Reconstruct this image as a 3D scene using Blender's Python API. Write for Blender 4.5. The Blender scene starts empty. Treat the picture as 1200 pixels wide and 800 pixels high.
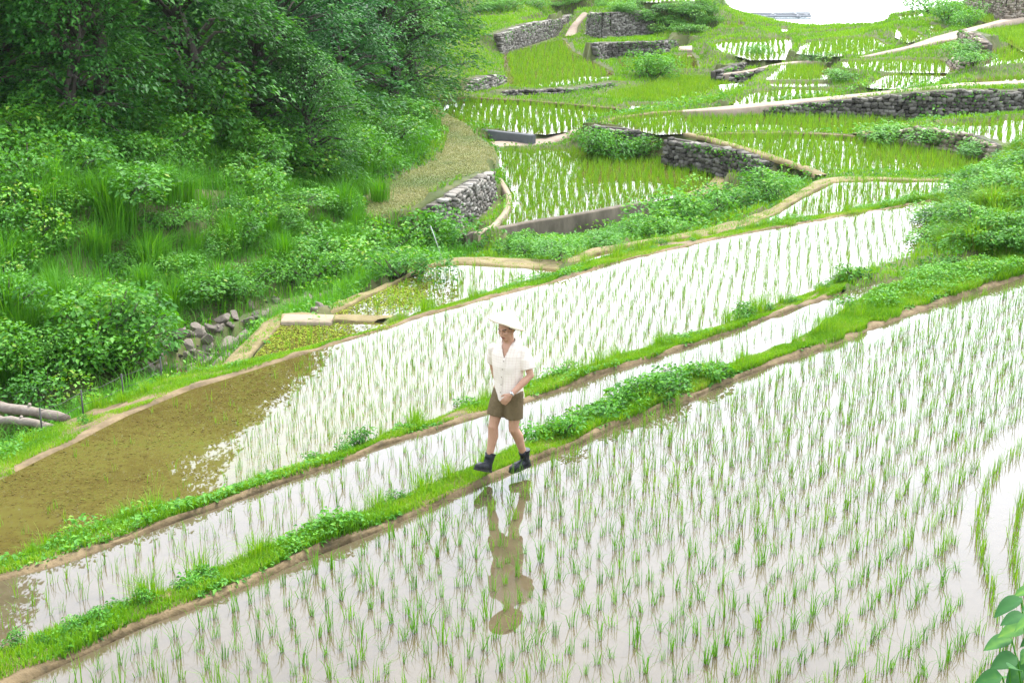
import bpy, bmesh, math, random
import numpy as np
from mathutils import Vector, Matrix
R = math.radians
rng = np.random.default_rng(11)
random.seed(5)
sc = bpy.context.scene
COL = sc.collection
# ------------------------------------------------------------------ camera
FPX, CH, PITCH = 1667.0, 6.1, R(17.3)
cam_d = bpy.data.cameras.new('camera'); cam_d.lens = FPX * 36 / 1200; cam_d.sensor_width = 36
cam_d.clip_start = 0.1; cam_d.clip_end = 20000
cam = bpy.data.objects.new('camera', cam_d); COL.objects.link(cam)
cam.location = (0, 0, CH); cam.rotation_euler = (R(90) - PITCH, 0, 0)
sc.camera = cam
CP, SP = math.cos(PITCH), math.sin(PITCH)
def at(px, py, z=0.0):
    """ground point of height z that lies along a line of sight"""
    xr = (px - 600) / FPX; yr = (400 - py) / FPX
    d = (xr, CP + yr * SP, -SP + yr * CP)
    t = (z - CH) / d[2]
    return (d[0] * t, d[1] * t, z)
def at_y(px, py, Y):
    xr = (px - 600) / FPX; yr = (400 - py) / FPX
    d = (xr, CP + yr * SP, -SP + yr * CP)
    t = Y / d[1]
    return (d[0] * t, Y, CH + d[2] * t)
def proj(P):
    P = np.asarray(P, float)
    x = P[..., 0]; y = P[..., 1]; z = P[..., 2] - CH
    f = y * CP - z * SP; u = y * SP + z * CP
    f = np.where(f < .05, .05, f)
    return 600 + FPX * x / f, 400 - FPX * u / f
def in_view(P, m=120):
    a, b = proj(P)
    return (a > -m) & (a < 1200 + m) & (b > -m) & (b < 800 + m) & (P[:, 1] > .5)
# ------------------------------------------------------------------ helpers
def tag(o, label=None, cat=None, group=None, kind=None):
    if label: o['label'] = label
    if cat: o['category'] = cat
    if group: o['group'] = group
    if kind: o['kind'] = kind
    return o
def link(o, parent=None):
    COL.objects.link(o)
    if parent: o.parent = parent
    return o
def empty(name, loc=(0, 0, 0), rz=0, s=1):
    o = bpy.data.objects.new(name, None); link(o); o.location = loc; o.rotation_euler = (0, 0, rz); o.scale = (s, s, s)
    o.empty_display_size = .2
    return o
def mesh_arr(name, V, T, tint=None, mat=None, smooth=False, idx=None):
    V = np.asarray(V, np.float32).reshape(-1, 3); T = np.asarray(T, np.int32)
    k = T.shape[1]
    me = bpy.data.meshes.new(name)
    me.vertices.add(len(V)); me.vertices.foreach_set('co', V.ravel())
    me.loops.add(T.size); me.loops.foreach_set('vertex_index', T.ravel())
    me.polygons.add(len(T)); me.polygons.foreach_set('loop_start', np.arange(0, T.size, k, dtype=np.int32))
    if smooth: me.polygons.foreach_set('use_smooth', np.ones(len(T), bool))
    if tint is not None:
        a = me.attributes.new('tint', 'FLOAT', 'POINT'); a.data.foreach_set('value', np.asarray(tint, np.float32).ravel())
    me.update(calc_edges=True)
    if mat:
        for m in (mat if isinstance(mat, (list, tuple)) else [mat]): me.materials.append(m)
    return me
def obj_arr(name, V, T, tint=None, mat=None, smooth=False, parent=None):
    return link(bpy.data.objects.new(name, mesh_arr(name, V, T, tint, mat, smooth)), parent)
class MB:
    """collects pieces of one mesh (triangles only)"""
    def __init__(s): s.V = []; s.T = []; s.C = []; s.n = 0
    def add(s, V, T, c):
        V = np.asarray(V, float).reshape(-1, 3); T = np.asarray(T, int)
        if T.shape[1] == 4: T = np.concatenate([T[:, [0, 1, 2]], T[:, [0, 2, 3]]])
        c = np.broadcast_to(np.asarray(c, float), (len(V),)) if np.ndim(c) == 0 or len(np.atleast_1d(c)) != len(V) else np.asarray(c, float)
        s.V.append(V); s.T.append(T + s.n); s.C.append(c); s.n += len(V)
    def mesh(s, name, mat, smooth=False):
        return mesh_arr(name, np.concatenate(s.V), np.concatenate(s.T), np.concatenate(s.C), mat, smooth)
    def build(s, name, mat, parent=None, smooth=False):
        return link(bpy.data.objects.new(name, s.mesh(name, mat, smooth)), parent)
def tube_arr(pts, rad, n=8, cap=True):
    pts = np.asarray(pts, float); rad = np.broadcast_to(np.asarray(rad, float), (len(pts),))
    V = []; prev = None
    for i, p in enumerate(pts):
        t = pts[min(i + 1, len(pts) - 1)] - pts[max(i - 1, 0)]; t = t / (np.linalg.norm(t) + 1e-9)
        if prev is None:
            u = np.cross(t, [0, 0, 1.0]);
            if np.linalg.norm(u) < .1: u = np.cross(t, [0, 1.0, 0])
        else: u = prev - t * np.dot(prev, t)
        u = u / (np.linalg.norm(u) + 1e-9); v = np.cross(t, u); prev = u
        a = np.arange(n) * 2 * math.pi / n
        V.append(p + rad[i] * (np.cos(a)[:, None] * u + np.sin(a)[:, None] * v))
    V = np.concatenate(V); T = []
    for i in range(len(pts) - 1):
        for j in range(n):
            k = (j + 1) % n
            T += [(i * n + j, i * n + k, (i + 1) * n + k), (i * n + j, (i + 1) * n + k, (i + 1) * n + j)]
    if cap:
        m = len(V); V = np.concatenate([V, pts[:1], pts[-1:]])
        for j in range(n):
            k = (j + 1) % n
            T += [(m, k, j), (m + 1, (len(pts) - 1) * n + j, (len(pts) - 1) * n + k)]
    return V, np.array(T)
def blades(P, h, w, lean, ang=None, bend=.5):
    """grass blades: 5 points, 3 triangles each; P root, h height, w width, lean horizontal reach of the tip"""
    N = len(P)
    if ang is None: ang = rng.uniform(0, 2 * math.pi, N)
    d = np.stack([np.cos(ang), np.sin(ang), np.zeros(N)], 1)
    fa = ang + math.pi / 2 + rng.normal(0, .5, N)
    s = np.stack([np.cos(fa), np.sin(fa), np.zeros(N)], 1) * (np.asarray(w) / 2)[:, None]
    h = np.asarray(h)[:, None]; ln = np.asarray(lean)[:, None]
    up = np.array([0, 0, 1.0])
    mid = P + up * h * .6 + d * ln * (1 - bend) * .6
    tip = P + up * h * (1 - .25 * np.minimum(ln / (h + 1e-6), 2)) + d * ln
    V = np.stack([P - s, P + s, mid + s * .8, mid - s * .8, tip], 1).reshape(-1, 3)
    b = np.arange(N)[:, None] * 5
    T = np.concatenate([b + [0, 1, 2], b + [0, 2, 3], b + [3, 2, 4]])
    return V, T, 5
def leaves(P, size, nz=.6, asp=.55, dirn=None):
    """folded diamond leaves; nz how much they face up"""
    N = len(P)
    nrm = rng.normal(0, 1, (N, 3)); nrm[:, 2] = np.abs(nrm[:, 2]) * .5
    nrm /= np.linalg.norm(nrm, axis=1)[:, None] + 1e-9
    nrm = nrm * (1 - nz) + np.array([0, 0, nz]); nrm /= np.linalg.norm(nrm, axis=1)[:, None]
    a = rng.normal(0, 1, (N, 3)) if dirn is None else dirn + rng.normal(0, .35, (N, 3))
    a -= nrm * np.sum(a * nrm, 1)[:, None]; a /= np.linalg.norm(a, axis=1)[:, None] + 1e-9
    b = np.cross(nrm, a)
    s = np.asarray(size)[:, None] * np.ones((N, 1))
    droop = np.array([0, 0, -1.0]) * s * .18
    V = np.stack([P, P + a * s * .5 + b * s * asp / 2 + nrm * s * .10, P + a * s + droop, P + a * s * .5 - b * s * asp / 2 + nrm * s * .10], 1).reshape(-1, 3)
    k = np.arange(N)[:, None] * 4
    return V, np.concatenate([k + [0, 1, 2], k + [0, 2, 3]]), 4
def pip(X, Y, poly):
    poly = np.asarray(poly, float)
    ins = np.zeros(X.shape, bool); n = len(poly); j = n - 1
    for i in range(n):
        xi, yi = poly[i][:2]; xj, yj = poly[j][:2]
        c = ((yi > Y) != (yj > Y)) & (X < (xj - xi) * (Y - yi) / (yj - yi + 1e-12) + xi)
        ins ^= c; j = i
    return ins
def segdist(X, Y, pl, closed=False):
    """distance to a polyline and the height interpolated along it"""
    best = np.full(X.shape, 1e9); zz = np.zeros(X.shape)
    n = len(pl); m = n if closed else n - 1
    for i in range(m):
        a = pl[i]; b = pl[(i + 1) % n]
        dx, dy = b[0] - a[0], b[1] - a[1]; L = dx * dx + dy * dy + 1e-12
        t = np.clip(((X - a[0]) * dx + (Y - a[1]) * dy) / L, 0, 1)
        d = np.hypot(X - a[0] - t * dx, Y - a[1] - t * dy)
        k = d < best
        best = np.where(k, d, best); zz = np.where(k, a[2] + t * (b[2] - a[2]), zz)
    return best, zz
def resample(pl, n=None, step=None):
    pl = np.asarray(pl, float); L = np.concatenate([[0], np.cumsum(np.linalg.norm(np.diff(pl[:, :2], axis=0), axis=1))])
    if n is None: n = max(2, int(L[-1] / step) + 1)
    s = np.linspace(0, L[-1], n)
    return np.stack([np.interp(s, L, pl[:, k]) for k in range(3)], 1)
def noise1(x, y, seed=0, f=1.0):
    """cheap smooth value noise 0..1"""
    x = np.asarray(x) * f; y = np.asarray(y) * f
    xi = np.floor(x).astype(np.int64); yi = np.floor(y).astype(np.int64); xf = x - xi; yf = y - yi
    def hh(i, j):
        v = (i * 374761393 + j * 668265263 + seed * 1274126177) & 0xffffffff
        v = ((v ^ (v >> 13)) * 1274126177) & 0xffffffff
        return ((v ^ (v >> 16)) & 0xffff) / 65535.0
    u = xf * xf * (3 - 2 * xf); v = yf * yf * (3 - 2 * yf)
    return (hh(xi, yi) * (1 - u) + hh(xi + 1, yi) * u) * (1 - v) + (hh(xi, yi + 1) * (1 - u) + hh(xi + 1, yi + 1) * u) * v
# ------------------------------------------------------------------ materials
def new_mat(name):
    m = bpy.data.materials.new(name); m.use_nodes = True
    nt = m.node_tree; nt.nodes.clear()
    out = nt.nodes.new('ShaderNodeOutputMaterial')
    return m, nt, out
def N(nt, t, **kw):
    n = nt.nodes.new(t)
    for k, v in kw.items():
        if k in n.inputs: n.inputs[k].default_value = v
        else: setattr(n, k, v)
    return n
def ramp(nt, fac, stops):
    r = nt.nodes.new('ShaderNodeValToRGB'); e = r.color_ramp.elements
    while len(e) < len(stops): e.new(.5)
    for i, (p, c) in enumerate(stops): e[i].position = p; e[i].color = (*c, 1)
    nt.links.new(fac, r.inputs[0]); return r.outputs[0]
def mat_leaf(name, stops, transl=.3, rough=.5, spec=.35):
    m, nt, out = new_mat(name)
    a = N(nt, 'ShaderNodeAttribute', attribute_name='tint')
    c = ramp(nt, a.outputs['Fac'], stops)
    p = N(nt, 'ShaderNodeBsdfPrincipled'); p.inputs['Roughness'].default_value = rough; p.inputs['Specular IOR Level'].default_value = spec
    nt.links.new(c, p.inputs['Base Color'])
    t = N(nt, 'ShaderNodeBsdfTranslucent')
    hs = N(nt, 'ShaderNodeHueSaturation'); hs.inputs['Saturation'].default_value = 1.1; hs.inputs['Value'].default_value = 1.4; hs.inputs['Hue'].default_value = .485
    nt.links.new(c, hs.inputs['Color']); nt.links.new(hs.outputs[0], t.inputs[0])
    mx = N(nt, 'ShaderNodeMixShader'); mx.inputs[0].default_value = transl
    nt.links.new(p.outputs[0], mx.inputs[1]); nt.links.new(t.outputs[0], mx.inputs[2]); nt.links.new(mx.outputs[0], out.inputs[0])
    return m
def mat_noise(name, stops, scale=4, rough=.9, bump=.3, detail=8, tint=False, bscale=None, spec=.3, stretch=(1, 1, 1)):
    m, nt, out = new_mat(name)
    tc = N(nt, 'ShaderNodeTexCoord'); mp = N(nt, 'ShaderNodeMapping'); mp.inputs['Scale'].default_value = stretch
    nt.links.new(tc.outputs['Object'], mp.inputs[0])
    n1 = N(nt, 'ShaderNodeTexNoise'); n1.inputs['Scale'].default_value = scale; n1.inputs['Detail'].default_value = detail; n1.inputs['Roughness'].default_value = .65
    nt.links.new(mp.outputs[0], n1.inputs['Vector'])
    fac = n1.outputs['Fac']
    if tint:
        a = N(nt, 'ShaderNodeAttribute', attribute_name='tint')
        mm = N(nt, 'ShaderNodeMath', operation='MULTIPLY_ADD'); nt.links.new(a.outputs['Fac'], mm.inputs[0]); mm.inputs[1].default_value = .7
        m2 = N(nt, 'ShaderNodeMath', operation='MULTIPLY'); nt.links.new(fac, m2.inputs[0]); m2.inputs[1].default_value = .4
        nt.links.new(m2.outputs[0], mm.inputs[2]); fac = mm.outputs[0]
    c = ramp(nt, fac, stops)
    p = N(nt, 'ShaderNodeBsdfPrincipled'); p.inputs['Roughness'].default_value = rough; p.inputs['Specular IOR Level'].default_value = spec
    nt.links.new(c, p.inputs['Base Color'])
    if bump:
        n2 = N(nt, 'ShaderNodeTexNoise'); n2.inputs['Scale'].default_value = bscale or scale * 4; n2.inputs['Detail'].default_value = 6
        nt.links.new(mp.outputs[0], n2.inputs['Vector'])
        b = N(nt, 'ShaderNodeBump'); b.inputs['Strength'].default_value = bump; b.inputs['Distance'].default_value = .04
        nt.links.new(n2.outputs['Fac'], b.inputs['Height']); nt.links.new(b.outputs[0], p.inputs['Normal'])
    nt.links.new(p.outputs[0], out.inputs[0])
    return m
def mat_water(name, stops, ior=1.47, rip=.0006, rscale=1.5, rough=.012):
    m, nt, out = new_mat(name)
    tc = N(nt, 'ShaderNodeTexCoord')
    n1 = N(nt, 'ShaderNodeTexNoise'); n1.inputs['Scale'].default_value = 9; n1.inputs['Detail'].default_value = 7; n1.inputs['Roughness'].default_value = .75
    n0 = N(nt, 'ShaderNodeTexNoise'); n0.inputs['Scale'].default_value = .7; n0.inputs['Detail'].default_value = 3
    nt.links.new(tc.outputs['Object'], n1.inputs['Vector']); nt.links.new(tc.outputs['Object'], n0.inputs['Vector'])
    ad = N(nt, 'ShaderNodeMath', operation='MULTIPLY_ADD'); ad.inputs[1].default_value = .45; nt.links.new(n0.outputs['Fac'], ad.inputs[0])
    m2 = N(nt, 'ShaderNodeMath', operation='MULTIPLY'); m2.inputs[1].default_value = .55; nt.links.new(n1.outputs['Fac'], m2.inputs[0]); nt.links.new(m2.outputs[0], ad.inputs[2])
    c = ramp(nt, ad.outputs[0], stops)
    p = N(nt, 'ShaderNodeBsdfPrincipled'); p.inputs['Roughness'].default_value = rough; p.inputs['IOR'].default_value = ior
    nt.links.new(c, p.inputs['Base Color'])
    if rip:
        n2 = N(nt, 'ShaderNodeTexNoise'); n2.inputs['Scale'].default_value = rscale; n2.inputs['Detail'].default_value = 3
        nt.links.new(tc.outputs['Object'], n2.inputs['Vector'])
        b = N(nt, 'ShaderNodeBump'); b.inputs['Strength'].default_value = 1; b.inputs['Distance'].default_value = rip
        nt.links.new(n2.outputs['Fac'], b.inputs['Height']); nt.links.new(b.outputs[0], p.inputs['Normal'])
    nt.links.new(p.outputs[0], out.inputs[0])
    return m
def mat_plain(name, c, rough=.6, metal=0, spec=.4):
    m, nt, out = new_mat(name)
    p = N(nt, 'ShaderNodeBsdfPrincipled'); p.inputs['Base Color'].default_value = (*c, 1); p.inputs['Roughness'].default_value = rough
    p.inputs['Metallic'].default_value = metal; p.inputs['Specular IOR Level'].default_value = spec
    nt.links.new(p.outputs[0], out.inputs[0]); return m
M = {}
M['soil'] = mat_noise('soil', [(.3, (.035, .05, .012)), (.5, (.06, .075, .02)), (.7, (.10, .09, .04))], 1.2, .95, .6)
M['mud'] = mat_noise('mud', [(.28, (.045, .035, .016)), (.42, (.10, .07, .032)), (.58, (.155, .11, .055)), (.75, (.20, .155, .085))], 3, .85, .7, tint=False)
M['tanpath'] = mat_noise('dry_earth', [(.3, (.085, .075, .025)), (.45, (.14, .11, .045)), (.6, (.19, .15, .07)), (.75, (.22, .18, .095))], 2.5, .9, .5)
M['road'] = mat_noise('dirt_road', [(.3, (.18, .135, .095)), (.5, (.25, .195, .145)), (.7, (.32, .26, .20))], 1.5, .9, .4)
M['stone'] = mat_noise('rubble_stone', [(.15, (.05, .045, .034)), (.4, (.13, .118, .098)), (.65, (.22, .20, .172)), (.9, (.36, .335, .295))], 6, .9, .6, tint=True)
M['stone_dark'] = mat_noise('dark_rubble_stone', [(.15, (.03, .028, .02)), (.45, (.078, .072, .060)), (.7, (.13, .12, .10)), (.95, (.22, .205, .18))], 6, .9, .6, tint=True)
M['stone_brown'] = mat_noise('brown_stone', [(.15, (.07, .055, .04)), (.4, (.16, .125, .09)), (.7, (.27, .22, .17)), (.95, (.36, .31, .26))], 5, .85, .6, tint=True)
M['back'] = mat_noise('packed_earth', [(.3, (.04, .037, .03)), (.7, (.09, .08, .06))], 3, .95, .5)
M['concrete'] = mat_noise('weathered_concrete', [(.25, (.04, .034, .022)), (.5, (.10, .082, .058)), (.75, (.20, .165, .12))], 1.6, .9, .5, stretch=(1, 1, .35))
M['concrete_dark'] = mat_noise('grey_concrete', [(.25, (.07, .075, .08)), (.75, (.15, .155, .16))], 1.6, .9, .3)
M['concrete_pale'] = mat_noise('pale_concrete', [(.25, (.17, .13, .085)), (.75, (.30, .245, .17))], 3, .9, .3)
M['water'] = mat_water('paddy_water', [(.30, (.048, .035, .011)), (.45, (.072, .057, .015)), (.56, (.090, .078, .019)), (.70, (.073, .083, .016))])
M['water_near'] = mat_water('front_paddy_water', [(.30, (.058, .046, .026)), (.5, (.078, .061, .035)), (.7, (.094, .075, .044))], 1.57)
M['streamwater'] = mat_water('stream_water', [(.3, (.03, .02, .012)), (.7, (.08, .04, .02))], 1.36, .02, 6)
M['rice'] = mat_leaf('rice_leaf', [(0, (.035, .13, .012)), (.5, (.080, .235, .018)), (1, (.15, .31, .03))], .35, .6, .2)
M['ricefar'] = mat_leaf('rice_leaf_dense', [(0, (.050, .14, .012)), (.5, (.105, .25, .018)), (1, (.175, .31, .028))], .35, .6, .2)
M['grass'] = mat_leaf('grass_blade', [(0, (.038, .125, .009)), (.4, (.095, .255, .012)), (.8, (.175, .34, .018)), (1, (.29, .29, .08))], .35, .6, .2)
M['grassdark'] = mat_leaf('lush_grass', [(0, (.022, .105, .010)), (.5, (.064, .235, .016)), (1, (.13, .34, .025))], .35, .6, .2)
M['leaf'] = mat_leaf('weed_leaf', [(0, (.020, .095, .011)), (.5, (.062, .225, .018)), (.9, (.125, .33, .024)), (1, (.19, .29, .03))], .3, .55, .25)
M['tree1'] = mat_leaf('tree_leaf', [(0, (.008, .042, .013)), (.5, (.024, .115, .027)), (1, (.065, .225, .042))], .3, .55, .25)
M['tree2'] = mat_leaf('maple_leaf', [(0, (.010, .056, .011)), (.5, (.032, .14, .018)), (1, (.08, .25, .028))], .3, .55, .25)
M['bark'] = mat_noise('bark', [(.3, (.03, .025, .02)), (.7, (.09, .075, .06))], 5, .95, .8, stretch=(1, 1, .2))
M['dry'] = mat_leaf('dry_stem', [(0, (.10, .065, .03)), (.5, (.22, .16, .09)), (1, (.34, .28, .17))], .1)
# ------------------------------------------------------------------ layout: outlines in picture coordinates, each laid on its own level
Z0, Z1, Z2, Z3, Z4, Z5, Z6, Z7, Z7b, Z8 = 0.0, -.12, -.30, -.75, -.75, -1.2, -2.05, -1.25, -.8, -1.8
def L(pts, z): return [at(p[0], p[1], p[2] if len(p) > 2 else z) for p in pts]
E0 = [(-170,885),(33,798),(162,738),(300,680),(450,620),(600,553),(640,535),(780,476),(812,467),(840,453),(900,431),(1000,396),(1020,386),(1075,366),(1137,346),(1200,325),(1340,280)]
E1n = [(-170,832),(0,764),(162,708),(300,655),(461,594),(600,530),(700,490),(837,441),(950,393),(1000,362),(1030,342)]
E1f = [(-170,738),(0,681),(97,654),(195,616),(300,579),(450,522),(525,500),(620,471),(700,440),(775,417),(850,392),(900,374),(985,344),(1030,330)]
E2n = [(-170,722),(0,666),(75,635),(156,609),(260,583),(300,569),(390,537),(512,494),(570,471),(621,454),(700,430),(775,407),(850,385),(900,362),(970,338),(1010,318),(1068,300)]
E2f = [(-170,628),(0,562),(50,537),(150,487),(225,456),(262,445),(357,415),(435,391),(510,367),(540,359),(665,327),(727,307),(840,281),(900,270),(1037,245),(1103,234)]
E3n = [(-170,590,-.9),(0,532,-.9),(57,503,-.9),(125,474,-.9),(197,446,-.9),(250,436,-.9),(292,427),(350,412),(400,400),(462,383),(500,366),(560,350),(640,331),(667,316),(757,291),(862,272),(900,264),(1000,250),(1108,231)]
PAD = {}
def pad(n, pts, z, **k): PAD[n] = dict(poly=L(pts, z), z=z, px=pts, **k)
pad('near', E0 + [(1340,1000),(-170,1000)], Z0, dens=1.0)
pad('strip', E1n + E1f[::-1], Z1, dens=1.0)
pad('middle', E2n + [(1085,268)] + E2f[::-1], Z2, dens=1.0)
pad('corner', [(290,427),(329,381),(440,378),(466,382),(400,400),(350,412)], Z3, dens=.5)
pad('bend', [(388,369),(440,344),(505,312),(535,309),(655,317),(640,331),(560,350),(500,366),(480,371)], Z3, dens=.9)
pad('sliver', [(667,315),(660,310),(700,297),(750,287),(757,290),(700,306)], Z3, dens=1)
pad('curb', [(862,272),(900,256),(945,230),(978,213),(1025,211),(1120,213),(1108,231),(1040,241),(950,257),(900,264)], Z4, dens=1.2)
pad('green', [(815,159),(930,158),(1002,163),(1080,173),(1155,187),(1140,207),(1060,206),(980,204),(962,206),(940,197),(890,181),(850,171),(825,163)], Z5, dens=1.5)
pad('hollow', [(582,176),(644,175),(740,178),(818,184),(838,197),(845,206),(834,217),(808,229),(768,236),(690,251),(566,273),(585,262),(598,245),(602,228),(590,208),(583,190)], Z6, dens=1.6)
pad('shelf', [(706,142),(780,134),(848,132),(960,133),(1040,137),(1072,142),(1060,148),(1020,154),(1000,159),(960,157),(900,156),(806,157),(770,158),(726,149)], Z7, dens=1.4)
pad('side', [(1080,148),(1160,141),(1260,134),(1260,170),(1180,168),(1150,161),(1100,153)], Z7b, dens=1.1)
pad('basin', [(516,130),(524,122),(548,117),(620,121),(680,126),(735,131),(712,140),(690,151),(640,158),(622,157),(546,147),(524,137)], Z8, dens=1.5)
FAR = [  # outline, level, density
 ([(587,64),(620,55),(660,46),(667,52),(671,60),(690,70),(720,85),(715,93),(690,99),(640,103),(597,104),(592,90)], -1.75, 1.6),
 ([(720,70),(757,68),(768,74),(744,85),(732,82)], -1.8, 2.2),
 ([(781,76),(792,65),(810,62),(816,70),(819,82),(783,82)], -1.6, 1.1),
 ([(690,113),(712,108),(750,101),(780,88),(840,90),(888,96),(870,102),(840,105),(822,113),(790,119),(770,120),(720,118)], -1.75, 3.5),
 ([(735,123),(775,123),(800,125),(780,129),(737,130)], -1.7, 1.4),
 ([(842,100),(870,97),(888,101),(865,107),(845,110)], -1.5, 1.4),
 ([(855,121),(880,109),(925,104),(1000,106),(1010,109),(970,114),(900,121),(865,125)], -1.0, 1.2),
 ([(893,97),(970,97),(972,102),(905,102)], -.95, 1.0),
 ([(916,77),(974,76),(970,94),(895,94)], -.9, 2.6),
 ([(833,52),(850,47),(925,44),(928,52),(926,70),(880,71),(842,60)], -1.0, 1.0),
 ([(932,63),(942,50),(980,46),(1024,43),(1044,55),(1010,64),(975,67)], -.5, 1.7),
 ([(934,42),(990,35),(1029,31),(1028,37),(980,42)], -.9, 1.0),
 ([(1047,32),(1072,36),(1086,44),(1064,51),(1049,44)], -.2, 1.8),
 ([(1050,19),(1083,14),(1081,23),(1054,24)], -.1, 1.0),
 ([(1086,27),(1112,34),(1098,40),(1089,41)], -.1, 2.8),
 ([(1128,6),(1145,8),(1181,18),(1156,28),(1140,20)], .25, 3.0),
 ([(1127,33),(1160,32),(1240,24),(1240,66),(1200,62),(1173,46),(1155,43)], .0, 2.8),
 ([(1158,58),(1184,53),(1240,60),(1240,74),(1166,77),(1153,80)], -.08, 1.2),
 ([(985,72),(1105,70),(1122,81),(1114,86),(1035,85),(988,81)], -.5, 1.7),
 ([(1035,87),(1114,87),(1090,101),(1044,105),(1015,103)], -.56, .9),
 ([(1140,92),(1240,84),(1240,95),(1142,96)], -.3, 1.1),
 ([(850,27),(870,27),(872,33),(850,34)], -.7, 1.0),
 ([(914,33),(922,33),(923,40),(914,40)], -1.0, 1.0),
 ([(750,-3),(812,-3),(816,3),(752,3)], .4, 1.0),
]
for i, (p, z, d) in enumerate(FAR): pad('far%d' % i, p, z, dens=d, far=True)
# bands: raised earth between two edges (near edge A, far edge B)
BANDS = []
def band(A, B, zA, zB, h, mat, n=None, name='earth_bund', prof=None): BANDS.append(dict(A=L(A, zA), B=L(B, zB), h=h, mat=mat, name=name, prof=prof))
band(E0, E1n + [(1090,325),(1150,310),(1210,290),(1340,250)], Z0, Z1, .07, 'mud')
band(E1f[:-1], E2n[:-1] , Z1, Z2, .06, 'mud')
band(E2f, E3n, Z2, Z3, .05, 'mud')
band([(285,427),(329,381)], [(255,433),(290,398),(312,376),(331,366)], Z3, Z3 - .1, .05, 'tanpath')
band([(329,381),(388,377),(440,378)], [(331,367),(388,369.5),(480,371.5)], Z3, Z3, .05, 'tanpath')
band([(388,369),(440,344),(505,312),(535,309.5),(655,317),(660,310.5)], [(384,360),(460,333),(519,305),(535,303),(600,303.5),(656,307)], Z3, Z3 - .1, .05, 'tanpath')
band([(660,310.5),(700,297.5),(750,287.5),(800,281),(862,272),(900,256.5),(945,230.5),(978,213.5),(1025,211.5),(1120,213.5)],
     [(656,307),(697,292),(747,284.5),(800,274),(862,260),(900,247),(955,213),(976,207.5),(1012,208),(1125,211.5)], Z3, Z3 - .05, .05, 'tanpath')
# ribbons: centre line, width
RIB = []
def rib(pts, z, w, h, mat, name='earth_bund'): RIB.append(dict(c=L(pts, z), w=w, h=h, mat=mat, name=name))
rib([(800,158.5),(930,157.5),(1002,161.5)], Z5 + .03, .22, .06, 'mud')
rib([(1004,160),(1030,155),(1072,146),(1100,143),(1160,138.5),(1260,131)], Z7 + .12, .35, .08, 'tanpath')
rib([(796,181.5),(820,183.5),(842,196),(850,206),(838,220),(808,232)], Z6, .55, .08, 'tanpath')
rib([(703,145),(728,138),(780,132.5),(848,129.5)], Z7 + .02, .25, .06, 'tanpath')
rib([(500,118),(548,116),(620,119.5),(680,124.5),(735,129.5)], Z8 + .05, .25, .06, 'mud')
rib([(806,158.5),(828,163.5),(860,172),(900,184),(944,199),(962,208)], Z5 + .04, .35, .07, 'tanpath')
# roads
ROADS = []
def road(A, B, name='road', mat='road'): ROADS.append(dict(A=L(A, 0), B=L(B, 0), name=name, mat=mat))
road([(800,132,-1.1),(849,130,-1.02),(990,116.5,-.78),(1101,105.5,-.42),(1140,102,-.33),(1200,99,-.3),(1290,96,-.3)],
     [(800,130,-1.1),(840,126,-1.0),(990,112,-.78),(1080,103,-.45),(1122,98,-.33),(1200,95,-.3),(1290,91,-.3)])
road([(580,173.5,-2.1),(616,172,-2.08),(648,169.5,-2.05),(670,158.5,-1.9),(684,153,-1.8)], [(574,167,-2.08),(600,164,-2.05),(628,160.5,-1.95),(660,155,-1.85),(677,152.5,-1.8)])
road([(661,43.5,-1.65),(669,30,-1.1),(682,15.5,-.5)], [(675,43.5,-1.65),(677,30,-1.1),(689,16,-.5)], 'path')
road([(840,89.5,-1.5),(880,84.5,-1.25),(913,77.5,-.95),(936,74.5,-.8),(977,73.5,-.75)], [(840,88,-1.5),(880,82.5,-1.25),(908,75,-.95),(936,72,-.8),(977,71,-.75)])
road([(1010,68.5,-.5),(1063,58,-.35),(1100,50,-.15),(1125,46,-.05),(1158,31,.2),(1200,21.5,.4),(1260,8,.6)], [(1004,68,-.5),(1062,55,-.35),(1090,45,-.15),(1112,39,-.02),(1152,29,.2),(1200,16.5,.4),(1250,5,.6)])
road([(795,60,-1.5),(811,60,-1.5)], [(796,55,-1.35),(811,54,-1.35)], 'path')
MOWN = [(497,127),(495,135),(522,155),(516,175),(505,190),(482,202),(422,232),(425,255),(445,255),(495,242),(545,212),(570,201),(582,182),(578,172),(560,159),(540,142),(518,130),(504,122)]
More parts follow.
